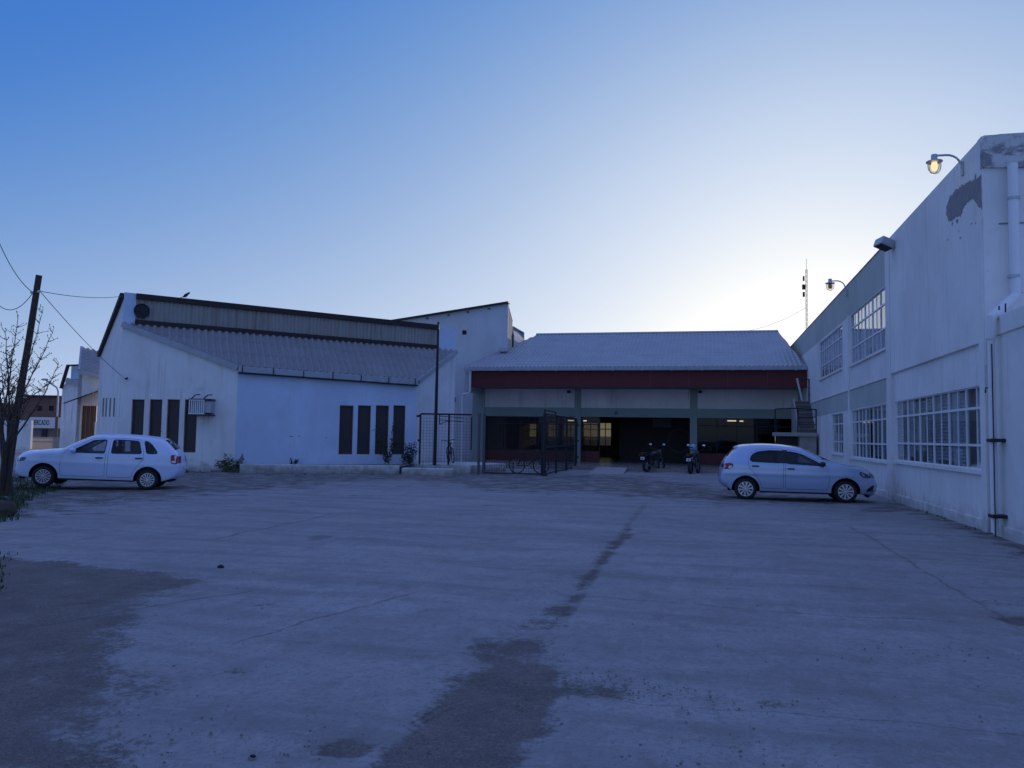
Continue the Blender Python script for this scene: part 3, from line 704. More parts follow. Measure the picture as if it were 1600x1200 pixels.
# downpipes
def pipe(name, pts, r, mat, label, parent=None, n=10):
    o = MB().tube(pts, r, n).build(name, M[mat], parent)
    return o
dx = at(735, 580, Y=YE-.2).x
pipe('downpipe', [(dx, YE-.2, gz-.15), (dx, YE-.2, at(735, 612, Y=YE).z), (dx-.1, YE-.2, at(735, 615, Y=YE).z), (at(724, 616, Y=YE).x, YE-.1, at(724, 616, Y=YE).z), (at(723, 620, Y=YE).x, YE-.1, at(723, 621, Y=YE).z), (at(722, 725, Y=YE).x, YE-.1, 0)], .055, 'white_paint', '', hall)
dx = at(1264, 580, Y=YE-.2).x
pipe('downpipe', [(dx, YE-.2, gz-.15), (dx, YE-.1, 0)], .05, 'metal', '', hall)

# ---------------------------------------------------------------- tall white gable building behind
YG = 46.2
ga, gb = at(600, 700, Y=YG), at(790, 700, Y=YG); fG = Face(ga, gb)
gab = thing('gable_building', 'tall white gable wall with thin dark sloping roof edge behind the pavilion', 'building', (fG.a.x, YG, 0))
zA, zB = fG.uv(600, 504)[1], fG.uv(790, 474)[1]
vh = fG.prect(722, 516, 729, 523); 
MB().panel(fG.P(0, 0), fG.u, Z3, [(0, -.2), (fG.L, -.2), (fG.L, zB), (0, zA)], [rect(*vh)], .22).build('wall', M['gable_wall'], gab)
MB().obox(fG.P(0, 0), fG.u, Z3, fG.n, (vh[0], vh[2]), (vh[1], vh[3]), (-.2, -.1)).build('vent', M['fascia'], gab)
GX = fG.P(fG.L, 0).x
mb = MB(); mb.bar(fG.P(-.1, zA+.02, .0), fG.P(fG.L+.06, zB+.04, .0), .5, .10); mb.build('roof_edge', M['dark_paint'], gab)
for x in (668, 701, 731, 764):
    u_, v_ = fG.uv(x, 499-(x-620)*.159+6); MB().obox(fG.P(0, 0), fG.u, Z3, fG.n, (u_-.09, u_+.09), (v_-.07, v_+.05), (0, .012)).build('purlin_end', M['stone'], gab)
MB().add([(fG.a.x, YG, zA), (GX, YG, zB), (GX, YG+1.3, zB-.9), (fG.a.x, YG+1.3, zA-.9)], [(0, 1, 2, 3)]).build('roof', M['tin_sheet'], gab)
fG2 = Face((GX-.01, YG+.24, 0), (GX-.01, YG+1.25, 0))
MB().panel(fG2.P(0, 0), fG2.u, Z3, [(0, 3), (fG2.L, 3), (fG2.L, zB-.95), (0, zB-.2)], (), .2).build('wall', plain('sunlit_plaster', (.55, .45, .30), .9, var=.3, local=False), gab)  # ochre puts the warm sunlight on this side into the plaster colour
v0, v1 = at(794, 515, Y=YG+3), at(812, 547, Y=YG+3)
MB().add([(GX, YG+1.5, 5.5), (v1.x, YG+1.5, 5.5), (v1.x, YG+1.5, v1.z+.75), (v0.x+.45, YG+1.5, v0.z), (GX, YG+1.5, v0.z),
          (GX, YG+4.5, 5.5), (v1.x, YG+4.5, 5.5), (v1.x, YG+4.5, v1.z+.75), (v0.x+.45, YG+4.5, v0.z), (GX, YG+4.5, v0.z)],
         [(0, 1, 2, 3, 4), (9, 8, 7, 6, 5), (1, 6, 7, 2), (2, 7, 8, 3), (3, 8, 9, 4)]).build('dormer', M['gable_wall'], gab)
mb = MB(); mb.box((GX-.45, YG-.25, at(780, 550, Y=YG).z), (GX+.1, YG-.02, at(780, 544, Y=YG).z)); mb.build('gutter_box', M['zinc_gutter'], gab)
# dark barred window low at the right foot of the gable wall, behind the cage
gw = fG.prect(733.5, 651, 750, 703)
f_ = MB().obox(fG.P(0, 0), fG.u, Z3, fG.n, (gw[0], gw[2]), (gw[1], gw[3]), (.0, .03)); wn = f_.build('slat_window', M['dark_paint'], gab)
for k in range(4): MB().obox(fG.P(0, 0), fG.u, Z3, fG.n, (lerp(gw[0], gw[2], k/3.4), lerp(gw[0], gw[2], k/3.4)+.1), (gw[1], gw[3]), (.03, .07)).build('slat', M['grey_paint'], wn)
ws = tag(MB().tube([fG.P(*fG.uv(711, 622), .02), fG.P(*fG.uv(711, 622), .35), fG.P(*fG.uv(714, 628), .35)], .05, 8).build('wall_lamp', M['dark_paint']), 'small dark lamp on the white gable wall above the wire fence', 'lamp')

# ---------------------------------------------------------------- right two-storey building
XB = 4.97
rb = thing('school_block', 'long two storey white block with gridded windows along the right side of the lot', 'building', (XB, 16, 0))
fR = Face((XB, 54, 0), (XB, 16.04, 0))
def yu(Y): return 54-Y
wins = {'U1': (32.15, 38.4, 4.33, 5.95), 'U2': (24.3, 30.35, 4.26, 6.02), 'L1': (32.2, 34.9, 1.12, 2.64), 'L2': (24.35, 30.4, 1.05, 2.66), 'L3': (16.42, 23.6, 1.10, 2.67)}
holes = [rect(yu(b), c, yu(a), d) for a, b, c, d in wins.values()]
ZT = 7.2
MB().panel(fR.P(0, 0), fR.u, Z3, [(0, -.2), (fR.L, -.2), (fR.L, ZT), (0, ZT)], holes, .22).build('wall', M['right_wall'], rb)
def slab(name, Y0, Y1, z0, z1, n0, n1, mat, bevel=0):
    return MB().obox(fR.P(0, 0), fR.u, Z3, fR.n, (yu(Y1), yu(Y0)), (z0, z1), (n0, n1)).build(name, M[mat], rb, bevel=bevel)
slab('spandrel', 24.3, 44, 2.70, 3.38, -.01, .006, 'green_band')
slab('spandrel', 24.3, 53.5, 6.06, ZT-.01, -.01, .006, 'green_band')
slab('floor_band', 24.3, 44, 3.385, 3.44, -.01, .035, 'right_wall')
slab('wall_facing', 16.05, 23.72, 3.44, ZT-.004, -.01, .07, 'right_wall', .01)
slab('plinth', 16.36, 42, -.1, .2, -.01, .035, 'right_wall', .012)
slab('pilaster', 23.74, 24.26, 0, 6.9, -.01, .085, 'right_wall', .012)
slab('pilaster', 30.55, 30.75, 0, 6.05, -.01, .05, 'right_wall', .01)
slab('pilaster', 16.06, 16.34, 0, 5.7, -.01, .10, 'right_wall', .012)
slab('coping', 16.06, 53.5, ZT, ZT+.03, -.3, .03, 'cornice', .012)
MB().box((XB+.22, 16.3, ZT-.2), (XB+10, 54, ZT-.02)).build('roof', M['concrete'], rb)
MB().box((XB+9.8, 16.3, 0), (XB+10, 54, ZT-.21)).build('back_wall', M['interior'], rb)
MB().box((XB+.23, 16.3, 3.3), (XB+9.7, 54, 3.5)).build('floor', M['concrete'], rb)
MB().panel((XB, 54, 0), (-1, 0, 0), Z3, rect(-10, 0, -.3, ZT-.22), (), .1).build('back_wall', M['interior'], rb)
# end wall facing the camera, its heavy stained cornice
fN = Face((XB-.075, 16.025, 0), (XB+12, 16.025, 0))
MB().panel(fN.P(0, 0), fN.u, Z3, [(0, 3.0), (fN.L, 3.0), (fN.L, ZT), (0, ZT)], (), .24).build('end_wall', M['right_wall'], rb)
MB().panel(fN.P(-.01, 0, .06), fN.u, Z3, [(0, 6.60), (.8, 6.56), (2.5, 6.61), (fN.L, 6.58), (fN.L, ZT-.02), (.3, ZT+.0), (.05, ZT-.03), (0, ZT-.10)], (), .12).build('cornice', M['cornice'], rb)
MB().obox(fN.P(0, 0), fN.u, Z3, fN.n, (.25, fN.L), (5.55, 5.575), (-.01, .012)).build('render_joint', M['bare'], rb)
# scar of fallen render near the top corner
sc = [fR.uv(x, y) for x, y in ((1541, 273), (1536, 278), (1528, 281), (1521, 286), (1516, 287), (1509, 292), (1500, 298), (1490, 310), (1486, 322), (1485, 333), (1488, 343), (1492, 344), (1500, 338), (1508, 335), (1512, 322), (1519, 314), (1527, 310), (1533, 318), (1536, 324), (1543, 326), (1544, 318), (1541, 308))]
def ragged(P, amp, step=.045, seed=3):
    r_ = random.Random(seed); out = []
    for a, b in zip(P, P[1:]+P[:1]):
        n = max(1, int(math.hypot(b[0]-a[0], b[1]-a[1])/step))
        for i in range(n): out.append((a[0]+(b[0]-a[0])*i/n+r_.uniform(-amp, amp), a[1]+(b[1]-a[1])*i/n+r_.uniform(-amp, amp)))
    return out
scm = (sum(u for u, v in sc)/len(sc), sum(v for u, v in sc)/len(sc))
MB().panel(fR.P(0, 0, .074), fR.u, Z3, [(min(u, fR.L-.02), v) for u, v in ragged([(scm[0]+(u-scm[0])*1.03, scm[1]+(v-scm[1])*1.05) for u, v in sc], .035)], (), .004).build('undercoat', M['concrete'], rb)
MB().panel(fR.P(0, 0, .079), fR.u, Z3, [(min(u, fR.L-.025), v) for u, v in ragged(sc, .025, seed=5)], (), .004).build('bare_patch', M['bare'], rb)
for k in range(14):
    a_ = random.uniform(0, 6.28); cu, cv = scm[0]+random.uniform(-1.6, .9), scm[1]+random.uniform(-.7, .5); r_ = random.uniform(.015, .05)
    if cu < fR.L-.1: MB().panel(fR.P(0, 0, .077), fR.u, Z3, ragged([(cu+r_*math.cos(t), cv+r_*.8*math.sin(t)) for t in np.arange(0, 6.2, .8)], r_*.25, seed=k), (), .004).build('paint_chip', M['concrete'], rb)
# windows
def grid_window(key, cols, rows, subs):
    Y0, Y1, z0, z1 = wins[key]; o = fR.P(0, 0); a, b = yu(Y1), yu(Y0)
    f_ = MB()
    for i in range(cols+1): f_.obox(o, fR.u, Z3, fR.n, (lerp(a, b, i/cols)-.024, lerp(a, b, i/cols)+.024), (z0, z1), (-.07, -.035))
    for t_ in rows: z = lerp(z0, z1, t_); f_.obox(o, fR.u, Z3, fR.n, (a, b), (z-.024, z+.024), (-.068, -.033))
    for i in range(cols):
        for s_ in subs: u = lerp(a, b, (i+s_)/cols); f_.obox(o, fR.u, Z3, fR.n, (u-.010, u+.010), (z0, z1), (-.066, -.045))
    wn = f_.build('window', M['white_paint'], rb)
    MB().obox(o, fR.u, Z3, fR.n, (a, b), (z0, z1), (-.060, -.056)).build('pane', M['window_glass'], wn)
    # pale blinds and curtains hung unevenly a hand's breadth behind the glass
    rnd = random.Random(key); bl = MB(); u = a+.02
    while u < b-.12:
        w_ = rnd.uniform(.25, .6); kind = rnd.random(); top = z1-.02; bot = z0+rnd.choice([.03, .03, .03, .12, .3])
        e = min(u+w_, b-.02)
        if kind < .5:
            k = int((top-bot)/.075)
            for j in range(k): bl.obox(o, fR.u, Z3, fR.n, (u, e), (bot+j*.075, bot+j*.075+.05), (-.10, -.09))
        elif kind < .88: bl.obox(o, fR.u, Z3, fR.n, (u, e), (bot, top), (-.105, -.09))
        u = e+rnd.choice([.015, .02, .03, .09])
    bl.build('blind', M['white_paint'], wn)
    MB().obox(o, fR.u, Z3, fR.n, (a-.03, b+.03), (z0-.08, z0-.004), (-.06, .07)).build('sill', M['right_wall'], wn)
    MB().obox(o, fR.u, Z3, fR.n, (a-.3, b+.3), (z0-.6, z1+.5), (-.8, -.75)).build('room_partition', M['white_paint'], wn)
grid_window('L3', 6, (0, .29, .74, 1), (.5,)); grid_window('L2', 5, (0, .29, .74, 1), (.5,)); grid_window('L1', 2, (0, .29, .74, 1), (.5,))
grid_window('U2', 5, (0, .34, .74, 1), (.5,)); grid_window('U1', 5, (0, .34, .74, 1), (.5,))
# nearer one-storey wing, in the same wall line
lw = thing('low_wing', 'nearer single storey white wall with thick coping at the right edge of the lot', 'building', (XB-.04, 15.9, 0))
MB().box((XB-.04, 2, -.2), (XB+11, 15.97, 3.46)).build('wall', M['right_wall'], lw)
MB().box((XB-.075, 2, 3.462), (XB+11, 16.0, 3.80)).build('coping', M['right_wall'], lw, bevel=.015)
MB().box((XB-.085, 2, -.1), (XB-.03, 15.4, .2)).build('plinth', M['right_wall'], lw, bevel=.012)
tag(MB().tube([(XB-.05, at(1556, 606, X=XB).y, at(1556, 606, X=XB).z), (XB-.16, at(1556, 606, X=XB).y, at(1556, 606, X=XB).z), (XB-.17, at(1556, 606, X=XB).y, at(1556, 606, X=XB).z-.09)], .014, 6).build('wall_hook', M['dark_paint']), 'small bent wire hook on the white wall beside the downpipe', 'hook')
# downpipes
dp = thing('downpipe', 'fat white rain downpipe with elbow and black clamps at the near corner', 'downpipe', (XB-.16, 15.9, 0))
q0 = at(1582, 256, Y=15.86); q1 = at(1587, 462, Y=15.86); q2 = at(1549, 497, X=XB-.19); q3 = Vector((XB-.19, q2.y+.05, .08)); q2b = Vector((XB-.19, q2.y+.05, q2.z-.35))
pts = [q0, Vector((q0.x, q0.y, q1.z+.3)), q1, lerp(q1, q2, .5), q2, q2b]
MB().tube(pts, .085, 14).build('upper_pipe', M['white_paint'], dp)
MB().tube([q2b, q3], .06, 12).build('lower_pipe', M['white_paint'], dp)
MB().tube([q2b+Vector((-.02, -.10, -.1)), Vector((q3.x-.02, q3.y-.10, 1.9)), Vector((q3.x-.02, q3.y-.09, .02))], .010, 6).build('cable', M['dark_paint'], dp)
for z_ in (at(1549, 688, X=XB-.19).z, at(1550, 805, X=XB-.19).z): MB().box((XB-.27, q3.y-.16, z_-.03), (XB-.03, q3.y+.09, z_+.03)).build('clamp', M['black_plastic'], dp, bevel=.01)
for y in (310, 432):
    q = at(1584, y, Y=15.86); MB().tube([(q.x, q.y, q.z-.025), (q.x, q.y, q.z+.025)], .10, 14).build('clamp', M['metal'], dp)
MB().bar(at(1561, 492, X=XB-.05), at(1561, 478, X=XB-.05), .02).bar(at(1571, 488, X=XB-.05), at(1571, 474, X=XB-.05), .02).build('stub_rod', M['dark_paint'], dp)
# wall lamps on curved arms, floodlight
def wall_lamp(bx, by, gx, gy, tx, ty, r_, label, lit=True):
    b = at(bx, by, X=XB-.07); Y = b.y; gl = at(gx, gy, Y=Y); tp = at(tx, ty, Y=Y)
    t = thing('wall_lamp', label, 'lamp', b, group='swan neck lamps along the roof edge')
    MB().box((XB-.10, Y-.06, b.z-.16), (XB-.05, Y+.06, b.z+.12)).build('wall_plate', M['grey_paint'], t, bevel=.01)
    arc = [b+Vector((-.02, 0, .02))]
    rr = min(.28, tp.z-b.z)
    for k in range(8):
        q = k/7*math.pi/2; arc.append(Vector((b.x-.03-rr*(1-math.cos(q)), Y, tp.z-rr+rr*math.sin(q))))
    arc.append(Vector((gl.x, Y, tp.z)))
    MB().tube(arc, .022, 8).build('arm', M['metal'], t)
    h = gl.z
    MB().lathe([(0, r_*1.75), (r_*.42, r_*1.75), (r_*.45, r_*.9), (r_*1.12, r_*.75), (r_*1.12, r_*.62), (0, r_*.62)], (gl.x, Y, h), n=20).build('cap', M['metal'], t)
    MB().lathe([(r_*.92, r_*.62), (r_*.98, 0), (r_*.85, -r_*.55), (r_*.5, -r_*.9), (0, -r_*1.02)], (gl.x, Y, h), n=20).build('globe', M['lamp_glass'], t)
    MB().lathe([(0, r_*.6), (r_*.36, r_*.6), (r_*.45, 0), (r_*.36, -r_*.55), (0, -r_*.7)], (gl.x, Y, h), n=14).build('bulb', M['bulb' if lit else 'amber_bulb'], t)
    gr = MB()
    for k in range(4):
        q = k*math.pi/2+.4; c, s_ = math.cos(q), math.sin(q)
        gr.tube([(gl.x+c*r_*a_, Y+s_*r_*a_, h+r_*z_) for a_, z_ in ((.97, .62), (1.02, 0), (.9, -.58), (.5, -.97), (0, -1.08))], .007, 5)
    gr.build('guard', M['metal'], t)
wall_lamp(1505, 262, 1460, 260, 1466, 243, .135, 'lit swan neck lamp with glass globe near the top corner of the right block')
wall_lamp(1322, 457, 1297, 447, 1301, 439, .15, 'farther unlit swan neck lamp on the roof edge, above the upper windows', False)
fq = at(1382, 382, X=XB-.3); fl = thing('floodlight', 'boxy grey floodlight at the roof edge between the two swan neck lamps', 'floodlight', fq)
mb = MB().obox(fq, Vector((-.85, -.25, .35)).normalized(), Vector((-.25, .97, 0)).normalized(), Vector((-.35, -.1, -.93)).normalized(), (-.2, .2), (-.24, .24), (-.13, .09)); mb.build('housing', M['metal'], fl, bevel=.03)
mb = MB().obox(fq, Vector((-.85, -.25, .35)).normalized(), Vector((-.25, .97, 0)).normalized(), Vector((-.35, -.1, -.93)).normalized(), (-.17, .17), (-.2, .2), (.09, .10)); mb.build('lens', M['black_plastic'], fl)
MB().bar(fq+Vector((.1, 0, 0)), (XB-.06, fq.y, fq.z-.02), .06).build('bracket', M['metal'], fl)
# lattice mast far behind
ma = at(1261, 560, d=75); mt = at(1262, 402, d=75)
mast = thing('antenna_mast', 'thin lattice antenna mast behind the hall roof against the bright sky', 'mast', (ma.x, ma.y, 0))
st = MB(); w_ = .10; legs = [(w_*math.cos(q), w_*math.sin(q)) for q in (.3, 2.4, 4.5)]
for a, b in legs: st.tube([(ma.x+a, ma.y+b, 0), (ma.x+a, ma.y+b, mt.z-1)], .016, 5)
for k in range(int(mt.z/.45)):
    for j in range(3):
        a, b = legs[j], legs[(j+1) % 3]; z_ = k*.45
        if z_+.45 < mt.z-1: st.bar((ma.x+a[0], ma.y+a[1], z_), (ma.x+b[0], ma.y+b[1], z_+.45), .010)
st.build('lattice', M['dark_grey'], mast)
MB().tube([(ma.x, ma.y, mt.z-1.2), (ma.x, ma.y, mt.z)], .02, 5).build('whip', M['grey_paint'], mast)
for dz, r_ in ((1.9, .08), (2.7, .15), (3.4, .1)):
    MB().tube([(ma.x-.25, ma.y, mt.z-dz-.2), (ma.x-.25, ma.y, mt.z-dz+.25)], r_, 8).build('panel_antenna', M['dark_paint'], mast)
# outside stair at the far end
YS = 38.6
sx0, sx1 = at(1210, 680, Y=YS).x, min(at(1291, 680, Y=YS).x, XB-.08)
zl = at(1250, 676, Y=YS).z
stair = thing('outside_stair', 'grey concrete stair with landing and dark pipe railings between hall and right block', 'stair', (sx0, YS, 0))
MB().box((sx0, YS, zl-.17), (sx1, YS+1.3, zl)).build('landing', M['concrete'], stair, bevel=.015)
MB().box((at(1250, 690, Y=YS).x, YS+.15, 0), (sx1-.03, YS+1.2, zl-.172)).build('support_wall', M['concrete'], stair)
MB().box((sx0+.2, YS+.9, 0), (at(1250, 690, Y=YS).x-.01, YS+1.2, zl-.172)).build('support_wall', M['interior_dark'], stair)  # dark colour stands in for shade under the overhanging landing
ux0, ux1 = at(1249, 650, Y=YS+1.3).x, at(1287, 650, Y=YS+1.3).x; ztop = at(1265, 627, Y=YS+3.4).z
ns = 8
for k in range(ns):
    z_ = lerp(zl, ztop, (k+1)/ns); y0 = YS+1.3+k*.25
    st_p = MB().box((ux0, y0, z_-.06), (ux1, YS+1.3+ns*.25+.6, z_)).build('step', M['stone'], stair, bevel=.01)
    MB().box((ux0+.01, y0+.07, z_-.26), (ux1-.01, y0+.6, z_-.062)).build('riser', M['riser'], st_p)
MB().add([(ux0-.08, YS+1.3, zl-.2), (ux0-.08, YS+4.1, zl-.2), (ux0-.08, YS+4.1, ztop+.15), (ux0-.08, YS+3.4, ztop+.15), (ux0-.08, YS+1.3, zl+.25), (ux0-.01, YS+1.3, zl-.2), (ux0-.01, YS+4.1, zl-.2), (ux0-.01, YS+4.1, ztop+.15), (ux0-.01, YS+3.4, ztop+.15), (ux0-.01, YS+1.3, zl+.25)],
         [(0, 1, 2, 3, 4), (9, 8, 7, 6, 5), (0, 4, 9, 5), (4, 3, 8, 9), (3, 2, 7, 8)]).build('stringer', M['concrete'], stair)
rl = MB(); zr = at(1250, 639, Y=YS).z; px_ = [sx0+.04, at(1247, 660, Y=YS).x, sx1-.05]
for x in px_: rl.tube([(x, YS+.05, zl), (x, YS+.05, zr)], .03, 8)
rl.tube([(px_[0], YS+.05, zr-.05), (px_[0]+.08, YS+.05, zr), (px_[1], YS+.05, zr+.03), (px_[2], YS+.05, zr-.02)], .03, 8)
for t_ in (.35, .66): rl.tube([(px_[1], YS+.05, lerp(zl, zr, t_)), (px_[2], YS+.05, lerp(zl, zr, t_))], .022, 6)
rl.build('railing', M['dark_paint'], stair)
tr = MB(); YU = YS+3.3; x1 = at(1273, 610, Y=YU).x; x0 = at(1264, 610, Y=YU).x; zt_ = at(1265, 593, Y=YU).z
for x in (x0, x1): tr.tube([(x, YU, ztop), (x, YU, zt_)], .03, 8)
for t_ in (.3, .62, 1): tr.tube([(x0 if t_ < 1 else at(1248, 592, Y=YU).x, YU, lerp(ztop, zt_, t_)), (x1, YU, lerp(ztop, zt_, t_))], .025, 6)
tr.build('railing', M['dark_paint'], stair)
MB().bar(at(1245, 591, Y=YU), at(1254, 630, Y=YU), .09).build('handrail', M['metal'], stair)

# ---------------------------------------------------------------- wire cage, flagpole
def mesh_panel(mb, a, b, z0, z1, gap, th):
    a, b = foot(a), foot(b); L = (b-a).length; u = (b-a).normalized()
    for i in range(1, int(L/gap)): mb.bar(a+u*i*gap+Z3*z0, a+u*i*gap+Z3*z1, th)
    for i in range(1, int((z1-z0)/gap)): mb.bar(a+Z3*(z0+i*gap), b+Z3*(z0+i*gap), th)
dF = 33.0
f0, f1 = at(656, 725, d=dF), at(736, 725, d=dF); zt_ = at(690, 647, d=dF).z
fp = thing('fence_panel', 'dark framed wire fence panel standing on the concrete platform beside the thin pole', 'fence', foot(f0))
fm = MB(); b0 = PLZ
for x in (656, 701): q = at(x, 700, d=dF); fm.tube([(q.x, q.y, b0-.02), (q.x, q.y, zt_)], .04, 8)
fm.tube([Vector((f0.x, f0.y, zt_)), Vector((f1.x, f1.y, zt_))], .035, 8)
fm.tube([Vector((f0.x, f0.y, zt_-.07)), Vector((f0.x-.18, f0.y, zt_-.1))], .05, 6)
q = at(653, 688, d=dF); fm.tube([q, q+Vector((.1, 0, 0))], .05, 6)
for (xa, ya, xb, yb) in ((686, 650, 724, 653), (687, 656, 724, 659), (687, 648, 687, 663), (687, 663, 702, 657)): fm.bar(at(xa, ya, d=dF), at(xb, yb, d=dF), .03)
fm.build('frame', M['dark_paint'], fp)
wmesh = MB(); mesh_panel(wmesh, f0, f1, b0, zt_, .125, .007); wmesh.build('wire_mesh', M['dark_paint'], fp)
g0, g1 = at(757, 741, Z=0), at(846, 743, Z=0); zg = at(800, 651, d=g0.y*.97-g0.x*.234).z; dG = (g0.y*.97-g0.x*.234)
gt_ = thing('wire_gate', 'wide dark wire gate panel of the cage facing the lot', 'gate', foot(g0))
gm = MB()
for q in (g0, g1): gm.tube([foot(q)+Z3*.02, foot(q)+Z3*zg], .035, 8)
for z_ in (.06, zg): gm.tube([foot(g0)+Z3*z_, foot(g1)+Z3*z_], .03, 8)
qm = foot(g0).lerp(foot(g1), .5); gm.tube([qm+Z3*.06, qm+Z3*.5], .02, 6)
gm.build('frame', M['dark_paint'], gt_)
wmesh = MB(); mesh_panel(wmesh, g0, g1, .06, zg, .10, .007); wmesh.build('wire_mesh', M['dark_paint'], gt_)
for x, t_ in ((748, 'grey fence post left of the pair holding the cage gate'), (756, 'grey fence post right of the pair holding the cage gate')):
    q = at(x, 741, Z=0) - Vector((0, .06, 0)); pst = thing('gate_post', t_, 'post', foot(q), group='posts of the cage gate')
    MB().tube([foot(q), foot(q)+Z3*(zg+.05)], .055, 10).build('pole', M['dark_grey'], pst)
    MB().tube([foot(q)+Z3*(zg+.05), foot(q)+Z3*(zg+.10)], .065, 10).build('cap', M['dark_grey'], pst)
h0, h1 = at(850, 744, Z=0), at(899, 731, Z=.05); zh = zg+.12
sd = thing('side_fence', 'dark wire side of the cage running back to the second green column', 'fence', foot(h0))
sm_ = MB()
for t_ in (0, .33, .66, 1): q = foot(h0).lerp(foot(h1), t_); sm_.tube([q, q+Z3*zh], .045 if t_ else .07, 8)
for z_ in (.08, 1.15, zh): sm_.tube([foot(h0)+Z3*z_, foot(h1)+Z3*z_], .03, 8)
qa, qb = foot(h0)+Z3*zh, foot(h0).lerp(foot(h1), .3)+Z3*zh
sm_.tube([qa, qa+Z3*.16, qb+Z3*.14, qb], .035, 8)
sm_.build('frame', M['dark_paint'], sd)
wmesh = MB(); mesh_panel(wmesh, h0, h1, .08, zh, .11, .008); wmesh.build('wire_mesh', M['dark_paint'], sd)
MB().box((foot(h0).x-.12, foot(h0).y-.12, 0), (foot(h0).x+.12, foot(h0).y+.1, .1)).build('foot', M['dark_paint'], sd)
kf = thing('corner_post', 'dark post with three hinge blocks standing by the second green column', 'post', foot(at(904, 728, Y=44.6)))
q = at(901, 660, Y=44.6); kz = at(901, 657, Y=44.6).z
MB().tube([(q.x, q.y, FZ), (q.x, q.y, kz)], .05, 8).build('pole', M['dark_paint'], kf)
for z_ in (.4, 1.3, 2.15): MB().box((q.x-.03, q.y-.09, z_), (q.x+.14, q.y-.02, z_+.1)).build('hinge', M['dark_paint'], kf)
pf, pt = at(679, 726, d=32.6), at(685, 505, d=32.6)
fpz = thing('flagpole', 'tall thin dark pole standing on the concrete platform in front of the wire panel', 'pole', (pf.x, pf.y, PLZ))
MB().tube([(pf.x, pf.y, PLZ-.02), lerp(Vector((pf.x, pf.y, PLZ)), pt, .45), pt], [.075, .065, .04], 10).build('shaft', M['dark_paint'], fpz)
MB().ell(pt, (.055, .055, .06), 8, 6).build('finial', M['dark_paint'], fpz)

# ---------------------------------------------------------------- cars
def chaikin(P, k=2):
    for _ in range(k):
        Q = [P[0]]
        for a, b in zip(P, P[1:]): Q += [(a[0]*.75+b[0]*.25, a[1]*.75+b[1]*.25), (a[0]*.25+b[0]*.75, a[1]*.25+b[1]*.75)]
        P = Q+[P[-1]]
    return P
def resample(P, step):
    out = [P[0]]; acc = 0
    for a, b in zip(P, P[1:]):
        L = math.hypot(b[0]-a[0], b[1]-a[1]); t = step-acc
        while t < L: out.append((a[0]+(b[0]-a[0])*t/L, a[1]+(b[1]-a[1])*t/L)); t += step
        acc = L-(t-step)
    if math.hypot(out[-1][0]-P[-1][0], out[-1][1]-P[-1][1]) > step*.3: out.append(P[-1])
    else: out[-1] = P[-1]
    return out
def dense(P, step=.05):
    Q = P+[P[0]]; out = []
    for a, b in zip(Q, Q[1:]):
        n = max(1, int(math.hypot(b[0]-a[0], b[1]-a[1])/step))
        out += [(a[0]+(b[0]-a[0])*i/n, a[1]+(b[1]-a[1])*i/n) for i in range(n)]
    return out
def inset(P, d):
    A = sum(a[0]*b[1]-b[0]*a[1] for a, b in zip(P, P[1:]+P[:1])); s_ = 1 if A > 0 else -1; out = []
    n = len(P)
    for i in range(n):
        p0, p, p1 = Vector(P[i-1]), Vector(P[i]), Vector(P[(i+1) % n])
        e0 = (p-p0).normalized(); e1 = (p1-p).normalized()
        m = Vector((-(e0.y+e1.y), e0.x+e1.x))*s_
        if m.length < 1e-6: out.append(P[i]); continue
        m.normalize(); k = max(.35, m.dot(Vector((-e0.y, e0.x))*s_)); q = p+m*(d/k); out.append((q.x, q.y))
    return out
def roundc(P, k=2):
    """closed outline with every corner rounded to about 5 cm"""
    r_ = .045 if k == 2 else .06; out = []; n = len(P)
    for i in range(n):
        p0, p, p1 = Vector(P[i-1]), Vector(P[i]), Vector(P[(i+1) % n])
        a = p+(p0-p)*min(.45, r_/max(1e-6, (p0-p).length)); b = p+(p1-p)*min(.45, r_/max(1e-6, (p1-p).length))
        for t in (0, .33, .67, 1): q = a*(1-t)**2+p*2*t*(1-t)+b*t*t; out.append((q.x, q.y))
    return out

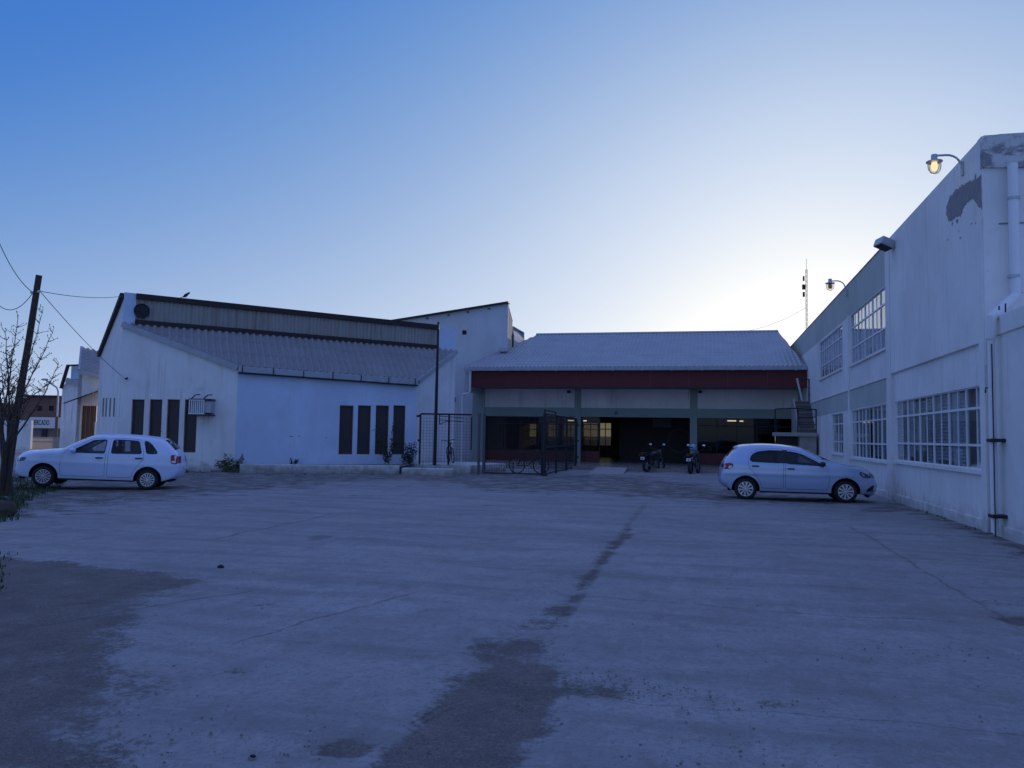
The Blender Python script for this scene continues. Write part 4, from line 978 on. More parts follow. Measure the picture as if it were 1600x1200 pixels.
def build_car(name, label, S, loc, rot):
    car = thing(name, label, 'car', loc, rot, None)
    W = wm(car); paint = M[S['paint']]; r = S['r']; wb = S['wb']; ra = S['ra']; zs = S['sill']; zb = S['belt']; hw0 = S['hw']
    sil = resample(chaikin(S['sil'], 2), .045); n = len(sil)
    sa = np.array(sil)
    xf = sa[:, 0].max(); xr = sa[:, 0].min()
    def hw(x, z, edge=None):
        y = hw0
        t = max(0, (x-(xf-.75))/.75); y -= S.get('nose', .17)*t*t
        t = max(0, ((xr+.6)-x)/.6); y -= .10*t*t
        if z < .62: y -= .05*((.62-z)/.4)**2
        if z > zb-.10: q = z-(zb-.10); y -= .40*q*q/(q+.12)
        y += .012*math.exp(-((z-S['crease'])/.035)**2) if S.get('crease') else 0
        d = edge if edge is not None else segd(x, z); rr = .075
        if d < rr: y -= rr-math.sqrt(max(0, rr*rr-(rr-d)**2))
        return y
    A_, B_ = sa[:-1], sa[1:]; E_ = B_-A_; L2 = (E_**2).sum(1)+1e-12
    def segd(x, z):
        p = np.array((x, z)); t = np.clip(((p-A_)*E_).sum(1)/L2, 0, 1); return float(np.sqrt((((A_+E_*t[:, None])-p)**2).sum(1)).min())
    # side outline with wheel arches
    def arch(xc):
        ph = math.asin(max(-1, min(1, (zs-r)/ra))); return [(xc+ra*math.cos(q), r+.0+ra*math.sin(q)) for q in np.linspace(math.pi-ph, ph, 22)]
    low = [sil[-1]]+arch(0)+arch(wb)+[sil[0]]
    low = [(x, max(z, zs)) if 0 < i < len(low)-1 else (x, z) for i, (x, z) in enumerate(low)]
    outl = sil+low[1:-1]
    dbl = []
    for p_ in outl:
        if not dbl or math.hypot(p_[0]-dbl[-1][0], p_[1]-dbl[-1][1]) > .004: dbl.append(p_)
    outl = dbl
    doors = [dense(inset(roundc(d, 1), 0)) for d in S['doors']]
    quarter = [roundc(q, 2) for q in S.get('quarter', [])]
    grid = [(x, z) for x in np.arange(xr, xf, .07) for z in np.arange(.2, 1.5, .055)]
    inner = [p_ for p_ in inset(outl, .022)]+[p_ for p_ in inset(outl, .05)]
    def side_mesh(outer, holes, off=0, sides=(1, -1), useg=True):
        ex = [p_ for p_ in (grid+inner if useg else grid) if inpoly(p_, outer) and not any(inpoly(p_, h) for h in holes)]
        V2, Fs = cdt(outer, holes, ex); mb = MB()
        for sd_ in sides:
            mb.add([W @ Vector((p_[0], sd_*(hw(p_[0], p_[1])+off), p_[1])) for p_ in V2], Fs if sd_ > 0 else [f[::-1] for f in Fs], True)
        return mb
    body = side_mesh(outl, doors+quarter)
    # top skin
    ss = np.linspace(-1, 1, 21); rows = []
    for i, (x, z) in enumerate(sil):
        a, b = sil[max(0, i-1)], sil[min(n-1, i+1)]; t = Vector((b[0]-a[0], b[1]-a[1])).normalized(); nn = Vector((t.y, -t.x))
        bl = .045 if abs(nn.x) < .35 else (.12 if nn.x > 0 and z < .95 else .06)
        rows.append((x, z, nn, bl, hw(x, z, 0)))
    k_ = np.array([q[3] for q in rows]); k_ = np.convolve(np.pad(k_, 3, mode='edge'), np.ones(7)/7, 'valid')
    nx_ = np.array([[q[2].x, q[2].y] for q in rows]); nx_ = np.stack([np.convolve(np.pad(nx_[:, j], 2, mode='edge'), np.ones(5)/5, 'valid') for j in (0, 1)], -1)
    def T(i, s_, off=0):
        x, z, nn, bl, y = rows[i]; o_ = k_[i]*(1-abs(s_)**2.4)+off
        return W @ Vector((x+nx_[i][0]*o_, s_*y, z+nx_[i][1]*o_))
    def isg(i, rng_): return rng_[0] <= sil[i][0] <= rng_[1] and sil[i][1] > zb+.02
    def strip(i0, i1, s0, s1, off=.006, m=6):
        mb = MB(); S_ = np.linspace(s0, s1, m); V = [T(i, s_, off) for i in range(i0, i1+1) for s_ in S_]
        return mb.add(V, [(a*m+b, a*m+b+1, (a+1)*m+b+1, (a+1)*m+b) for a in range(i1-i0) for b in range(m-1)], True)
    gl = {'windscreen': MB(), 'rear_window': MB()}; V = [T(i, s_) for i in range(n) for s_ in ss]; m = len(ss)
    bf = []
    for i in range(n-1):
        for j in range(m-1):
            f = (i*m+j, i*m+j+1, (i+1)*m+j+1, (i+1)*m+j); mid_ = abs(ss[j]+ss[j+1])/2 < .93; hit = None
            if mid_:
                for nm, rg in (('windscreen', S['ws']), ('rear_window', S['rw'])):
                    if isg(i, rg) and isg(i+1, rg): hit = nm
            if hit: gl[hit].add([V[q] for q in f], [(0, 1, 2, 3)], True)
            else: bf.append(f)
    body.add(V, bf, True)
    bo = body.build('body', paint, car, sharp=50)
    bm = bmesh.new(); bm.from_mesh(bo.data); bmesh.ops.remove_doubles(bm, verts=bm.verts, dist=.002); bmesh.ops.recalc_face_normals(bm, faces=bm.faces); bm.to_mesh(bo.data); bm.free()
    for nm, mb in gl.items():
        if mb.v:
            o = mb.build(nm, M['car_glass'], car); bm = bmesh.new(); bm.from_mesh(o.data); bmesh.ops.remove_doubles(bm, verts=bm.verts, dist=.002); bm.to_mesh(o.data); bm.free()
    # doors, windows, handles
    for d, wn, hd in zip(S['doors'], S['windows'], S['handles']):
        for sd_ in (1, -1):
            dd = inset(dense(inset(roundc(d, 1), 0)), .007); wo_ = roundc(wn, 2)
            dro = side_mesh(dd, [wo_], 0, (sd_,)).build('door', paint, car, sharp=60)
            ring = inset(wo_, -.016)
            side_mesh(ring, [inset(wo_, .006)], .003, (sd_,), False).build('window_seal', M['black_plastic'], dro)
            side_mesh(wo_, [], -.006, (sd_,), False).build('window', M['car_glass'], dro)
            hp = roundc([(hd[0]-.10, hd[1]-.018), (hd[0]+.09, hd[1]-.022), (hd[0]+.09, hd[1]+.016), (hd[0]-.10, hd[1]+.02)], 2)
            A = MB(); V2, Fs = cdt(hp); base = [W @ Vector((p_[0], sd_*(hw(*p_)+.002), p_[1])) for p_ in V2]; top = [W @ Vector((p_[0], sd_*(hw(*p_)+.028), p_[1]-.004)) for p_ in inset(hp, .008)] if False else None
            A.add(base, Fs, True)
            A.tube([W @ Vector((hd[0]+a_, sd_*(hw(hd[0]+a_, hd[1])+b_), hd[1])) for a_, b_ in ((-.09, .004), (-.06, .026), (.05, .026), (.085, .004))], .013, 6)
            A.build('handle', M['black_plastic'], dro)
    for q in S.get('quarter', []):
        wo_ = roundc(q, 2)
        for sd_ in (1, -1):
            qo = side_mesh(wo_, [], -.006, (sd_,), False).build('quarter_window', M['car_glass'], car)
            side_mesh(inset(wo_, -.016), [inset(wo_, .006)], .003, (sd_,), False).build('window_seal', M['black_plastic'], qo)
    for q in S.get('black', []):
        for sd_ in (1, -1): side_mesh(q, [], .004, (sd_,), False).build('pillar_trim', M['black_plastic'], car)
    # lamps
    def idx(x=None, z=None, front=True):
        best = min(range(n), key=lambda i: (abs(sil[i][1]-z)+ (0 if (sil[i][0] > wb+.2) == front and (front or sil[i][0] < .1) else 9))); return best
    for nm, key, mat_, front in (('headlight', 'head', 'clear_light', True), ('tail_light', 'tail', 'red_light', False)):
        for sd_ in (1, -1):
            o = side_mesh(roundc(S[key], 2), [], .006, (sd_,), False)
            zz = S[key+'_z']; i0, i1 = sorted((idx(z=zz[0], front=front), idx(z=zz[1], front=front)))
            st_ = strip(i0, i1, sd_*.62, sd_*1.0, .006); o.add(st_.v, st_.f, True)
            ho = o.build(nm, M[mat_], car)
            if key+'_in' in S: side_mesh(roundc(S[key+'_in'], 2), [], .016, (sd_,), False).build('reflector', M['white_paint' if not front else 'chrome'], ho)
    for q in S.get('vents', []):
        for sd_ in (1, -1): side_mesh(q, [], .005, (sd_,), False).build('bumper_vent', M['black_plastic'], car)
    i0, i1 = idx(z=.34), idx(z=.46); a, b = sorted((i0, i1)); strip(a, b, -.5, .5, .007, 8).build('grille', M['black_plastic'], car)
    i0, i1 = idx(z=.60), idx(z=.66); a, b = sorted((i0, i1)); strip(a, b, -.5, .5, .007, 8).build('grille', M['black_plastic'], car)
    # mirrors
    for sd_ in (1, -1):
        mx, mz = S['mirror']; y0 = hw(mx, mz)
        mb = MB().ell((0, 0, 0), (.075, .11, .07), 12, 8); mb.v = [W @ (v+Vector((mx, sd_*(y0+.10), mz+.02))) for v in mb.v]
        mb.tube([W @ Vector((mx+.02, sd_*(y0-.01), mz-.04)), W @ Vector((mx, sd_*(y0+.07), mz-.02))], .025, 6)
        mb.build('side_mirror', M[S['mirror_mat']], car)
    # wheel wells, underside, cabin
    wl = MB()
    for xc in (0, wb):
        ang = np.linspace(math.pi+.1, -.1, 16)
        for sd_ in (1, -1):
            V = [];
            for q in ang:
                x, z = xc+(ra+.004)*math.cos(q), r+(ra+.004)*math.sin(q); V += [W @ Vector((x, sd_*(hw(x, max(z, .3))-.025), z)), W @ Vector((x, sd_*.45, z))]
            wl.add(V, [(2*i, 2*i+1, 2*i+3, 2*i+2) for i in range(15)], True)
            wl.add([V[2*i+1] for i in range(16)], [tuple(range(16))])
    for a_, b_ in (((xr+.2, -.45, .22), (xf-.15, .45, .5)), ((ra+.02, -hw0+.06, zs-.04), (wb-ra-.02, hw0-.06, zs+.10))):
        mb = MB().box(a_, b_); wl.add([W @ v for v in mb.v], mb.f)
    wl.build('underbody', M['rubber'], car)
    cb = MB(); mb = MB().box((-.35, -.66, .42), (wb-.45, .66, zb-.22)); cb.add([W @ v for v in mb.v], mb.f)
    mb = MB().box((wb-.75, -.6, .5), (wb-.42, .6, zb+.0)); cb.add([W @ v for v in mb.v], mb.f)
    cb.build('cabin_trim', M['seat'], car, bevel=.03)
    for x, y, w_ in ((1.02, .36, .25), (1.02, -.36, .25), (.22, 0, .6)):
        mb = MB(); V = []
        prof = [(x+.12, zb-.28), (x+.06, zb-.02), (x-.02, zb+.18), (x-.12, zb+.18), (x-.10, zb-.05), (x-.08, zb-.28)]
        for s_ in (-1, 1): V += [W @ Vector((q[0], y+s_*w_*(1 if k not in (2, 3) else .8), q[1])) for k, q in enumerate(prof)]
        mb.add(V, [tuple(range(6)), tuple(range(11, 5, -1))]+[(k, (k+1) % 6, (k+1) % 6+6, k+6) for k in range(6)])
        for hy in ((y,) if w_ < .5 else (-.35, .35)):
            e_ = MB().ell((x-.08, hy, zb+.26), (.05, .12, .085), 10, 6); mb.add([W @ v for v in e_.v], e_.f, True)
        mb.build('seat', M['seat'], car)
    # wheels
    for xc in (0, wb):
        for sd_ in (1, -1):
            c = Vector((xc, sd_*(hw0-.13), r)); ax = Vector((0, sd_, 0))
            tw = .085; rh = S['hub']
            def LT(prof, cc=c, n_=32):
                mb = MB().lathe(prof, cc, ax, n_); mb.v = [W @ v for v in mb.v]; return mb
            ty = LT([(rh-.02, -tw), (rh+.02, -tw-.008), (r-.03, -tw), (r-.006, -tw+.025), (r, -.03), (r, .03), (r-.006, tw-.025), (r-.03, tw), (rh+.02, tw+.008), (rh-.012, tw-.004), (rh-.03, tw-.04)])
            wheel = ty.build('wheel', M['rubber'], car)
            LT([(0, tw-.035), (rh, tw-.03), (rh, -tw+.03), (0, -tw+.03)]).build('wheel_disc', M['black_plastic'], wheel)
            sp = LT([(rh-.028, tw-.02), (rh-.022, tw+.004), (rh-.008, tw+.004), (rh-.002, tw-.02)])
            N_ = S['spokes']; u0 = Vector((1, 0, 0)); v0 = Vector((0, 0, 1))
            for k in range(N_):
                q = 2*math.pi*(k+.25)/N_; d_ = u0*math.cos(q)+v0*math.sin(q); e_ = -u0*math.sin(q)+v0*math.cos(q); hwid = S['spoke_w']
                P_ = [d_*.045-e_*hwid*.45, d_*.045+e_*hwid*.45, d_*(rh-.018)+e_*hwid, d_*(rh-.018)-e_*hwid]
                V = [W @ (c+p_+ax*(tw+.006 if i_ < 2 else tw)) for i_, p_ in enumerate(P_)]+[W @ (c+p_+ax*(tw-.03)) for p_ in P_]
                sp.add(V, [(0, 1, 2, 3), (0, 4, 5, 1), (1, 5, 6, 2), (2, 6, 7, 3), (3, 7, 4, 0)])
            cc_ = LT([(0, tw+.012), (.035, tw+.010), (.045, tw-.01)], c, 16); sp.add(cc_.v, cc_.f, True)
            sp.build('hubcap', M['hub_silver'], wheel)
    # plate and aerial
    i0, i1 = sorted((idx(z=S['plate_z'], front=False), idx(z=S['plate_z']+.11, front=False)))
    strip(i0, max(i1, i0+1), -.33, .33, .008, 4).build('number_plate', M['plate'], car)
    ax_, az_ = S['aerial']
    MB().tube([W @ Vector((ax_, 0, az_)), W @ Vector((ax_-.16, 0, az_+.16))], .008, 5).build('aerial', M['black_plastic'], car)
    if S.get('spoiler'):
        x0, z0 = S['spoiler']
        pr = [(x0+.20, z0+.045), (x0-.13, z0+.02), (x0-.15, z0+.0), (x0-.10, z0-.015), (x0+.12, z0+.0)]
        mb = MB(); V = []
        for s_ in np.linspace(-1, 1, 9): V += [W @ Vector((q[0]-.0-.05*s_*s_*(1 if q[0] < x0 else 0)+.04, s_*.53, q[1]-.035*s_*s_)) for q in pr]
        mb.add(V, [(a*5+b, a*5+(b+1) % 5, (a+1)*5+(b+1) % 5, (a+1)*5+b) for a in range(8) for b in range(5)]+[(0, 1, 2, 3, 4), (44, 43, 42, 41, 40)], True)
        mb.build('spoiler', paint, car)
    if S.get('wipers'):
        for y in (.25, -.35): MB().bar(W @ Vector((wb-.33, y, S['wipers'])), W @ Vector((wb-.58, y-.4, S['wipers']+.09)), .02).build('wiper', M['black_plastic'], car)
    return car

gol_old = dict(paint='paint_white', r=.275, wb=2.47, ra=.345, sill=.245, belt=.92, hw=.80, crease=.66, hub=.185, spokes=13, spoke_w=.017,
    sil=[(3.08, .25), (3.16, .30), (3.17, .42), (3.15, .50), (3.155, .60), (3.12, .69), (3.04, .77), (2.86, .86), (2.55, .915), (2.22, .945), (2.13, .955), (1.84, 1.13), (1.52, 1.305), (1.38, 1.35), (1.05, 1.385), (.55, 1.395), (.05, 1.375), (-.26, 1.33), (-.34, 1.30), (-.50, 1.16), (-.65, 1.0), (-.70, .90), (-.705, .72), (-.74, .66), (-.75, .50), (-.70, .40), (-.62, .33)],
    ws=(1.50, 2.12), rw=(-.62, -.30),
    doors=[[(2.08, .31), (2.10, .62), (2.03, .91), (1.79, 1.06), (1.47, 1.255), (1.36, 1.30), (1.02, 1.325), (1.04, .9), (1.04, .31)], [(.985, .31), (.985, .9), (.96, 1.325), (.62, 1.33), (.22, 1.315), (.13, .98), (.115, .80), (.22, .68), (.34, .52), (.40, .31)]],
    windows=[[(1.87, .925), (1.80, .975), (1.47, 1.175), (1.36, 1.24), (1.06, 1.27), (1.08, .93)], [(.91, .935), (.895, 1.275), (.62, 1.28), (.285, 1.265), (.19, .955)]],
    quarter=[[(.06, .965), (.145, 1.275), (.08, 1.27), (-.03, 1.2), (-.17, 1.03), (-.19, .98), (-.13, .965)]],
    handles=[(1.19, .80), (.24, .825)], mirror=(1.80, .95), mirror_mat='paint_white',
    head=[(3.13, .62), (3.14, .68), (2.98, .755), (2.88, .735), (2.93, .66)], head_z=(.615, .70),
    tail=[(-.70, .70), (-.70, .925), (-.56, .955), (-.53, .93), (-.545, .72)], tail_z=(.72, .92), tail_in=[(-.67, .73), (-.67, .80), (-.56, .80), (-.56, .74)],
    plate_z=.55, aerial=(.02, 1.40), vents=[], wipers=.99)
gol_new = dict(paint='paint_silver', r=.29, wb=2.47, ra=.355, sill=.25, belt=.97, hw=.815, crease=.70, hub=.2, spokes=10, spoke_w=.028,
    sil=[(3.05, .22), (3.17, .28), (3.20, .42), (3.185, .55), (3.13, .66), (3.02, .76), (2.80, .865), (2.50, .95), (2.20, 1.01), (2.08, 1.04), (1.80, 1.19), (1.45, 1.345), (1.30, 1.39), (.95, 1.435), (.5, 1.455), (.1, 1.435), (-.12, 1.405), (-.20, 1.37), (-.36, 1.21), (-.48, 1.06), (-.555, .95), (-.575, .82), (-.615, .72), (-.645, .62), (-.645, .47), (-.58, .38), (-.48, .33)],
    ws=(1.42, 2.06), rw=(-.46, -.17),
    doors=[[(2.04, .32), (2.08, .60), (2.02, .93), (1.86, 1.02), (1.47, 1.255), (1.30, 1.31), (1.02, 1.355), (1.0, .95), (.99, .32)], [(.945, .32), (.955, .95), (.975, 1.36), (.60, 1.365), (.28, 1.32), (.10, 1.22), (.05, 1.05), (.09, .86), (.22, .70), (.36, .50), (.40, .32)]],
    windows=[[(1.90, .945), (1.82, 1.0), (1.45, 1.20), (1.28, 1.255), (1.05, 1.29), (1.045, .985)], [(.895, .995), (.915, 1.30), (.60, 1.305), (.31, 1.265), (.17, 1.19), (.115, 1.08), (.15, 1.02)]],
    handles=[(1.14, .845), (.25, .895)], mirror=(1.90, .965), mirror_mat='black_plastic',
    black=[[(1.04, .985), (1.05, 1.325), (.91, 1.33), (.895, .985)], [(.80, .995), (.82, 1.30), (.90, 1.30), (.89, .985)], [(.23, 1.01), (.21, 1.22), (.235, 1.235), (.255, 1.01)]],
    head=[(3.10, .655), (3.04, .735), (2.86, .805), (2.78, .80), (2.84, .69), (2.92, .65)], head_z=(.64, .74), head_in=[(2.93, .68), (2.90, .77), (2.84, .785), (2.86, .71)],
    tail=[(-.575, .80), (-.555, .935), (-.42, .965), (-.32, .95), (-.31, .88), (-.40, .80)], tail_z=(.82, .93), tail_in=[(-.45, .81), (-.42, .90), (-.35, .90), (-.36, .83)],
    vents=[[(3.15, .30), (3.17, .46), (3.12, .47), (2.98, .36), (2.97, .30)]], plate_z=.74, aerial=(.25, 1.465), spoiler=(-.14, 1.40), wipers=1.06)

q = at(1165, 781, Z=0)
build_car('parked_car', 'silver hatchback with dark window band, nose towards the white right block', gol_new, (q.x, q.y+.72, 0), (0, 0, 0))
Rw = at(229, 766, Z=0); best = None
for d_ in np.arange(20.4, 21.4, .01):
    fp_ = at(66, 761, d=d_)
    if best is None or abs((fp_-Rw).length-2.47) < best[0]: best = (abs((fp_-Rw).length-2.47), fp_)
v = best[1]-Rw; yaw = math.atan2(v.y, v.x); pit = math.asin(max(-.04, min(.05, v.z/2.47)))
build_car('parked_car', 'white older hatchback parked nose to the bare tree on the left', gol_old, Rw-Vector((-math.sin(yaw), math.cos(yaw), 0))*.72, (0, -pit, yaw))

# ---------------------------------------------------------------- motorbikes, bicycles, helmet
def TB(W, pts, r, n=8): return [W @ Vector(p) for p in pts]
def build_motorbike(label, loc, rot, big):
    t = thing('motorbike', label, 'motorbike', loc, rot, 'motorbikes in front of the hall'); W = wm(t)
    def tube(nm, paths, r, mat, par=t):
        mb = MB()
        for p_ in paths: mb.tube([W @ Vector(q) for q in p_], r, 8)
        return mb.build(nm, M[mat], par)
    def lathe(nm, prof, c, mat, par=t, n_=24):
        mb = MB().lathe(prof, c, (0, 1, 0), n_); mb.v = [W @ v for v in mb.v]; return mb.build(nm, M[mat], par)
    def ell(nm, c, r, mat, par=t):
        mb = MB().ell(c, r, 14, 8); mb.v = [W @ v for v in mb.v]; return mb.build(nm, M[mat], par)
    for x, w_ in ((0, .06), (1.28, .045)):
        R_ = .30; wh = lathe('wheel', [(R_-.07, -w_), (R_-.02, -w_), (R_, -w_*.4), (R_, w_*.4), (R_-.02, w_), (R_-.07, w_), (R_-.07, -w_)], (x, 0, R_), 'rubber')
        mb = MB()
        for k in range(6):
            q = k*math.pi/3; mb.bar(W @ Vector((x, 0, R_)), W @ Vector((x+math.cos(q)*.24, 0, R_+math.sin(q)*.24)), .022)
        mb.build('spokes', M['metal'], wh)
        lathe('brake_disc', [(.06, .055), (.13, .055), (.13, .062), (.06, .062)], (x, 0, R_), 'metal', wh)
    tube('fork', [[(1.28, s_*.09, .30), (1.02, s_*.09, .98)] for s_ in (1, -1)], .025, 'dark_grey')
    tube('swingarm', [[(0, s_*.09, .30), (.48, s_*.08, .40)] for s_ in (1, -1)]+[[(.06, s_*.11, .34), (.22, s_*.11, .72)] for s_ in (1, -1)], .022, 'dark_paint')
    tube('frame', [[(1.02, 0, .9), (.75, s_*.12, .55), (.72, s_*.12, .26), (.42, s_*.12, .28), (.4, s_*.1, .68), (-.18, s_*.09, .80)] for s_ in (1, -1)], .02, 'dark_paint')
    mb = MB(); b_ = MB().box((.44, -.13, .26), (.76, .13, .52)); mb.add([W @ v for v in b_.v], b_.f); mb.build('engine', M['dark_grey'], t, bevel=.03)
    tube('exhaust', [[(.74, -.12, .36), (.7, -.15, .24), (.35, -.15, .24), (-.12, -.16, .34)]], .04, 'dark_grey')
    ell('tank', (.72, 0, .84), (.26, .15, .13), 'dark_red' if big else 'dark_paint')
    mb = MB(); V = []
    pr = [(.55, .80), (.5, .86), (.2, .84), (-.1, .90), (-.34, .93), (-.38, .89), (-.15, .80), (.2, .74)]
    for s_ in (-1, -.6, .6, 1): V += [W @ Vector((q[0], s_*.13, q[1]-(.03 if abs(s_) == 1 else 0))) for q in pr]
    mb.add(V, [(a*8+b, a*8+(b+1) % 8, (a+1)*8+(b+1) % 8, (a+1)*8+b) for a in range(3) for b in range(8)]+[tuple(range(8)), tuple(range(31, 23, -1))], True); mb.build('seat', M['rubber'], t, sharp=60)
    tube('handlebar', [[(1.0, 0, 1.0), (.95, .12, 1.05), (.84, .36, 1.08)], [(1.0, 0, 1.0), (.95, -.12, 1.05), (.84, -.36, 1.08)]], .016, 'dark_paint')
    for s_ in (1, -1):
        tube('mirror_stem', [[(.92, s_*.26, 1.07), (.92, s_*.34, 1.24)]], .009, 'dark_paint'); ell('mirror', (.91, s_*.36, 1.27), (.02, .075, .05), 'chrome')
    ell('headlight', (1.13, 0, .93), (.09, .10, .11), 'clear_light')
    ell('rear_fender', (-.12, 0, .64), (.28, .09, .06), 'black_plastic'); ell('front_fender', (1.28, 0, .62), (.22, .07, .05), 'black_plastic')
    mb = MB(); b_ = MB().box((-.40, -.07, .80), (-.33, .07, .86)); mb.add([W @ v for v in b_.v], b_.f); mb.build('tail_light', M['red_light'], t, bevel=.01)
    mb = MB(); b_ = MB().box((-.36, -.10, .58), (-.345, .10, .71)); mb.add([W @ v for v in b_.v], b_.f); mb.build('number_plate', M['plate'], t)
    for s_ in (1, -1): ell('indicator', (-.32, s_*.18, .78), (.03, .035, .025), 'clear_light')
    tube('stand', [[(.4, .1, .28), (.36, .3, .01)]], .014, 'dark_paint')
    return t
q = at(1010, 738, Z=0); build_motorbike('dark motorbike parked before the open middle bay, its wheel turned sideways', (q.x, q.y+.1, 0), (0, 0, R(62)), True)
q = at(1079, 741, Z=0); build_motorbike('dark motorbike with white number plate towards the lot, by the third green column', (q.x, q.y+.1, 0), (0, 0, R(76)), False)
q = at(1083, 699, d=37.4)
hm = thing('helmet', 'shiny bluish helmet hanging over the handlebar of the right motorbike', 'helmet', q)
MB().lathe([(0, .15), (.07, .14), (.125, .09), (.145, .02), (.14, -.06), (.115, -.12), (.10, -.12)], q, (.2, -.1, 1), 20).build('shell', M['blue_helmet'], hm)
MB().ell(q+Vector((-.03, -.075, .0)), (.10, .075, .05), 12, 8).build('visor', M['black_plastic'], hm)

def build_bicycle(label, loc, rot):
    t = thing('bicycle', label, 'bicycle', loc, rot, 'bicycles in and beside the wire cage'); W = wm(t); r_ = .335
    for x in (0, 1.05):
        mb = MB(); k = 28; mb.tube([W @ Vector((x+r_*math.cos(2*math.pi*i/k), 0, r_+r_*math.sin(2*math.pi*i/k))) for i in range(k+1)], .022, 6)
        wh = mb.build('wheel', M['rubber'], t); mb = MB()
        for i in range(14): q = 2*math.pi*i/14; mb.tube([W @ Vector((x, 0, r_)), W @ Vector((x+.31*math.cos(q), 0, r_+.31*math.sin(q)))], .004, 4)
        mb.tube([W @ Vector((x, -.06, r_)), W @ Vector((x, .06, r_))], .02, 6); mb.build('spokes', M['metal'], wh)
    mb = MB()
    for p_ in ([(0, 0, r_), (.45, 0, .30)], [(0, 0, r_), (.33, 0, .74)], [(.45, 0, .30), (.31, 0, .82)], [(.33, 0, .72), (.86, 0, .80)], [(.45, 0, .30), (.88, 0, .70)], [(.85, 0, .88), (.93, 0, .60), (1.05, 0, r_)]): mb.tube([W @ Vector(q) for q in p_], .02, 8)
    mb.build('frame', M['dark_paint'], t)
    mb = MB().tube([W @ Vector(q) for q in ((.75, .30, .98), (.86, .22, 1.0), (.85, 0, .93), (.86, -.22, 1.0), (.75, -.30, .98))], .016, 6); mb.build('handlebar', M['black_plastic'], t)
    mb = MB().ell((.29, 0, .86), (.14, .075, .035), 12, 6); mb.v = [W @ v for v in mb.v]; mb.build('saddle', M['rubber'], t)
    mb = MB().lathe([(.02, .03), (.09, .03), (.09, .04), (.02, .04)], (.45, 0, .30), (0, 1, 0), 18); mb.v = [W @ v for v in mb.v]
    mb.tube([W @ Vector(q) for q in ((.45, .06, .30), (.53, .06, .17), (.53, .13, .17))], .012, 6); mb.tube([W @ Vector(q) for q in ((.45, -.06, .30), (.37, -.06, .43), (.37, -.13, .43))], .012, 6)
    mb.build('crank', M['metal'], t)
    return t
q = at(815, 735, Y=34.0)
bike = build_bicycle('bicycle seen side on behind the dark wire gate of the cage', (at(815, 738, Z=0).x-.05, 33.6, 0), (0, 0, 0))
b2 = copy_tree(bike); q = at(708, 724, d=34.6); b2.location = (q.x, q.y, PLZ); b2.rotation_euler = (R(-6), 0, R(118)); b2['label'] = 'bicycle seen end on behind the wire panel, leaning by the white downpipe'

# ---------------------------------------------------------------- pole, wires, bare tree
pb, ptp = at(8, 757, d=19.4), at(61, 430, d=19.4)
pb.z = -.1
up_ = thing('utility_pole', 'dark leaning wooden pole beside the bare tree at the left edge', 'pole', foot(pb))
MB().tube([pb, pb.lerp(ptp, .35)+Vector((-.03, 0, 0)), pb.lerp(ptp, .7), ptp], [.095, .085, .075, .07], 10).build('shaft', M['wood_pole'], up_)
pa = at(57, 457, d=19.4)
MB().tube([pa+Vector((-.14, -.02, .0)), pa+Vector((.14, -.02, .02))], .03, 6).build('insulator', M['white_sign'], up_)
def wire(label, a, b, sag, r_=.009, n=18):
    pts = []
    for i in range(n+1): t = i/n; p_ = a.lerp(b, t); p_.z -= sag*4*t*(1-t); pts.append(p_)
    return tag(MB().tube(pts, r_, 5).build('overhead_wire', M['wire']), label, 'wire', 'overhead wires at the leaning pole')
pa_l, pa_r = pa+Vector((-.1, 0, 0)), pa+Vector((.1, 0, .03))
wire('upper slack wire rising from the pole top out of the picture at left', pa_l, at(-30, 300, d=18), .35)
wire('lower looping wire hanging left from the pole top', pa_l, at(-40, 405, d=18.5), .75)
wire('nearly level wire from the pole top to the peak of the pavilion', pa_r, at(189, 463, d=31.3), .10)
hk = fA.P(*fA.uv(198, 592), .12)
wire('wire sloping down from the pole to the hook on the white pavilion wall', pa_r, hk, .12)
tag(MB().tube([fA.P(*fA.uv(198, 592), 0), hk, hk+Vector((.1, 0, .03))], .03, 6).build('wall_hook', M['dark_paint']), 'dark insulator hook on the pavilion wall holding the sloping wire', 'hook')
wire('faint thin wire sloping across the bright sky left of the antenna mast', at(1090, 519, d=66), at(1260, 480, d=75), .9, .012)

tb = at(8, 752, d=18.9); tb.z = -.1
tree = thing('bare_tree', 'leafless small tree with many upright budding shoots beside the leaning pole', 'tree', foot(tb))
tk = MB(); tw_ = MB(); bd = MB(); rt = random.Random(11)
def limb(p0, p1, r0, r1, curve, mb, n=8):
    pts = []; off = Vector((rt.uniform(-1, 1), rt.uniform(-1, 1), 0))*curve
    for i in range(n+1):
        t = i/n; q = p0.lerp(p1, t)+off*math.sin(math.pi*t)+Vector((rt.uniform(-1, 1), rt.uniform(-1, 1), rt.uniform(-1, 1)))*.012*(i not in (0, n)); pts.append(q)
    mb.tube(pts, [lerp(r0, r1, i/n) for i in range(n+1)], 7 if r0 > .03 else 4); return pts
def bud(p): bd.ell(p, (.010, .010, .017), 5, 3)
stems = []
for (x, y, dd) in ((2, 660, -.2), (16, 650, .1), (22, 655, -.4), (-14, 655, .3), (8, 690, -.5)):
    stems.append(limb(tb+Vector((rt.uniform(-.16, .10), rt.uniform(-.12, .12), 0)), at(x, y, d=18.9+dd), .085, .05, .06, tk))
targets = [(28, 497), (8, 520), (66, 489), (82, 520), (91, 570), (-16, 505), (-40, 480), (44, 535), (20, 545), (62, 560), (76, 600), (-30, 540), (2, 570), (36, 580), (54, 610), (-55, 560), (12, 600)]
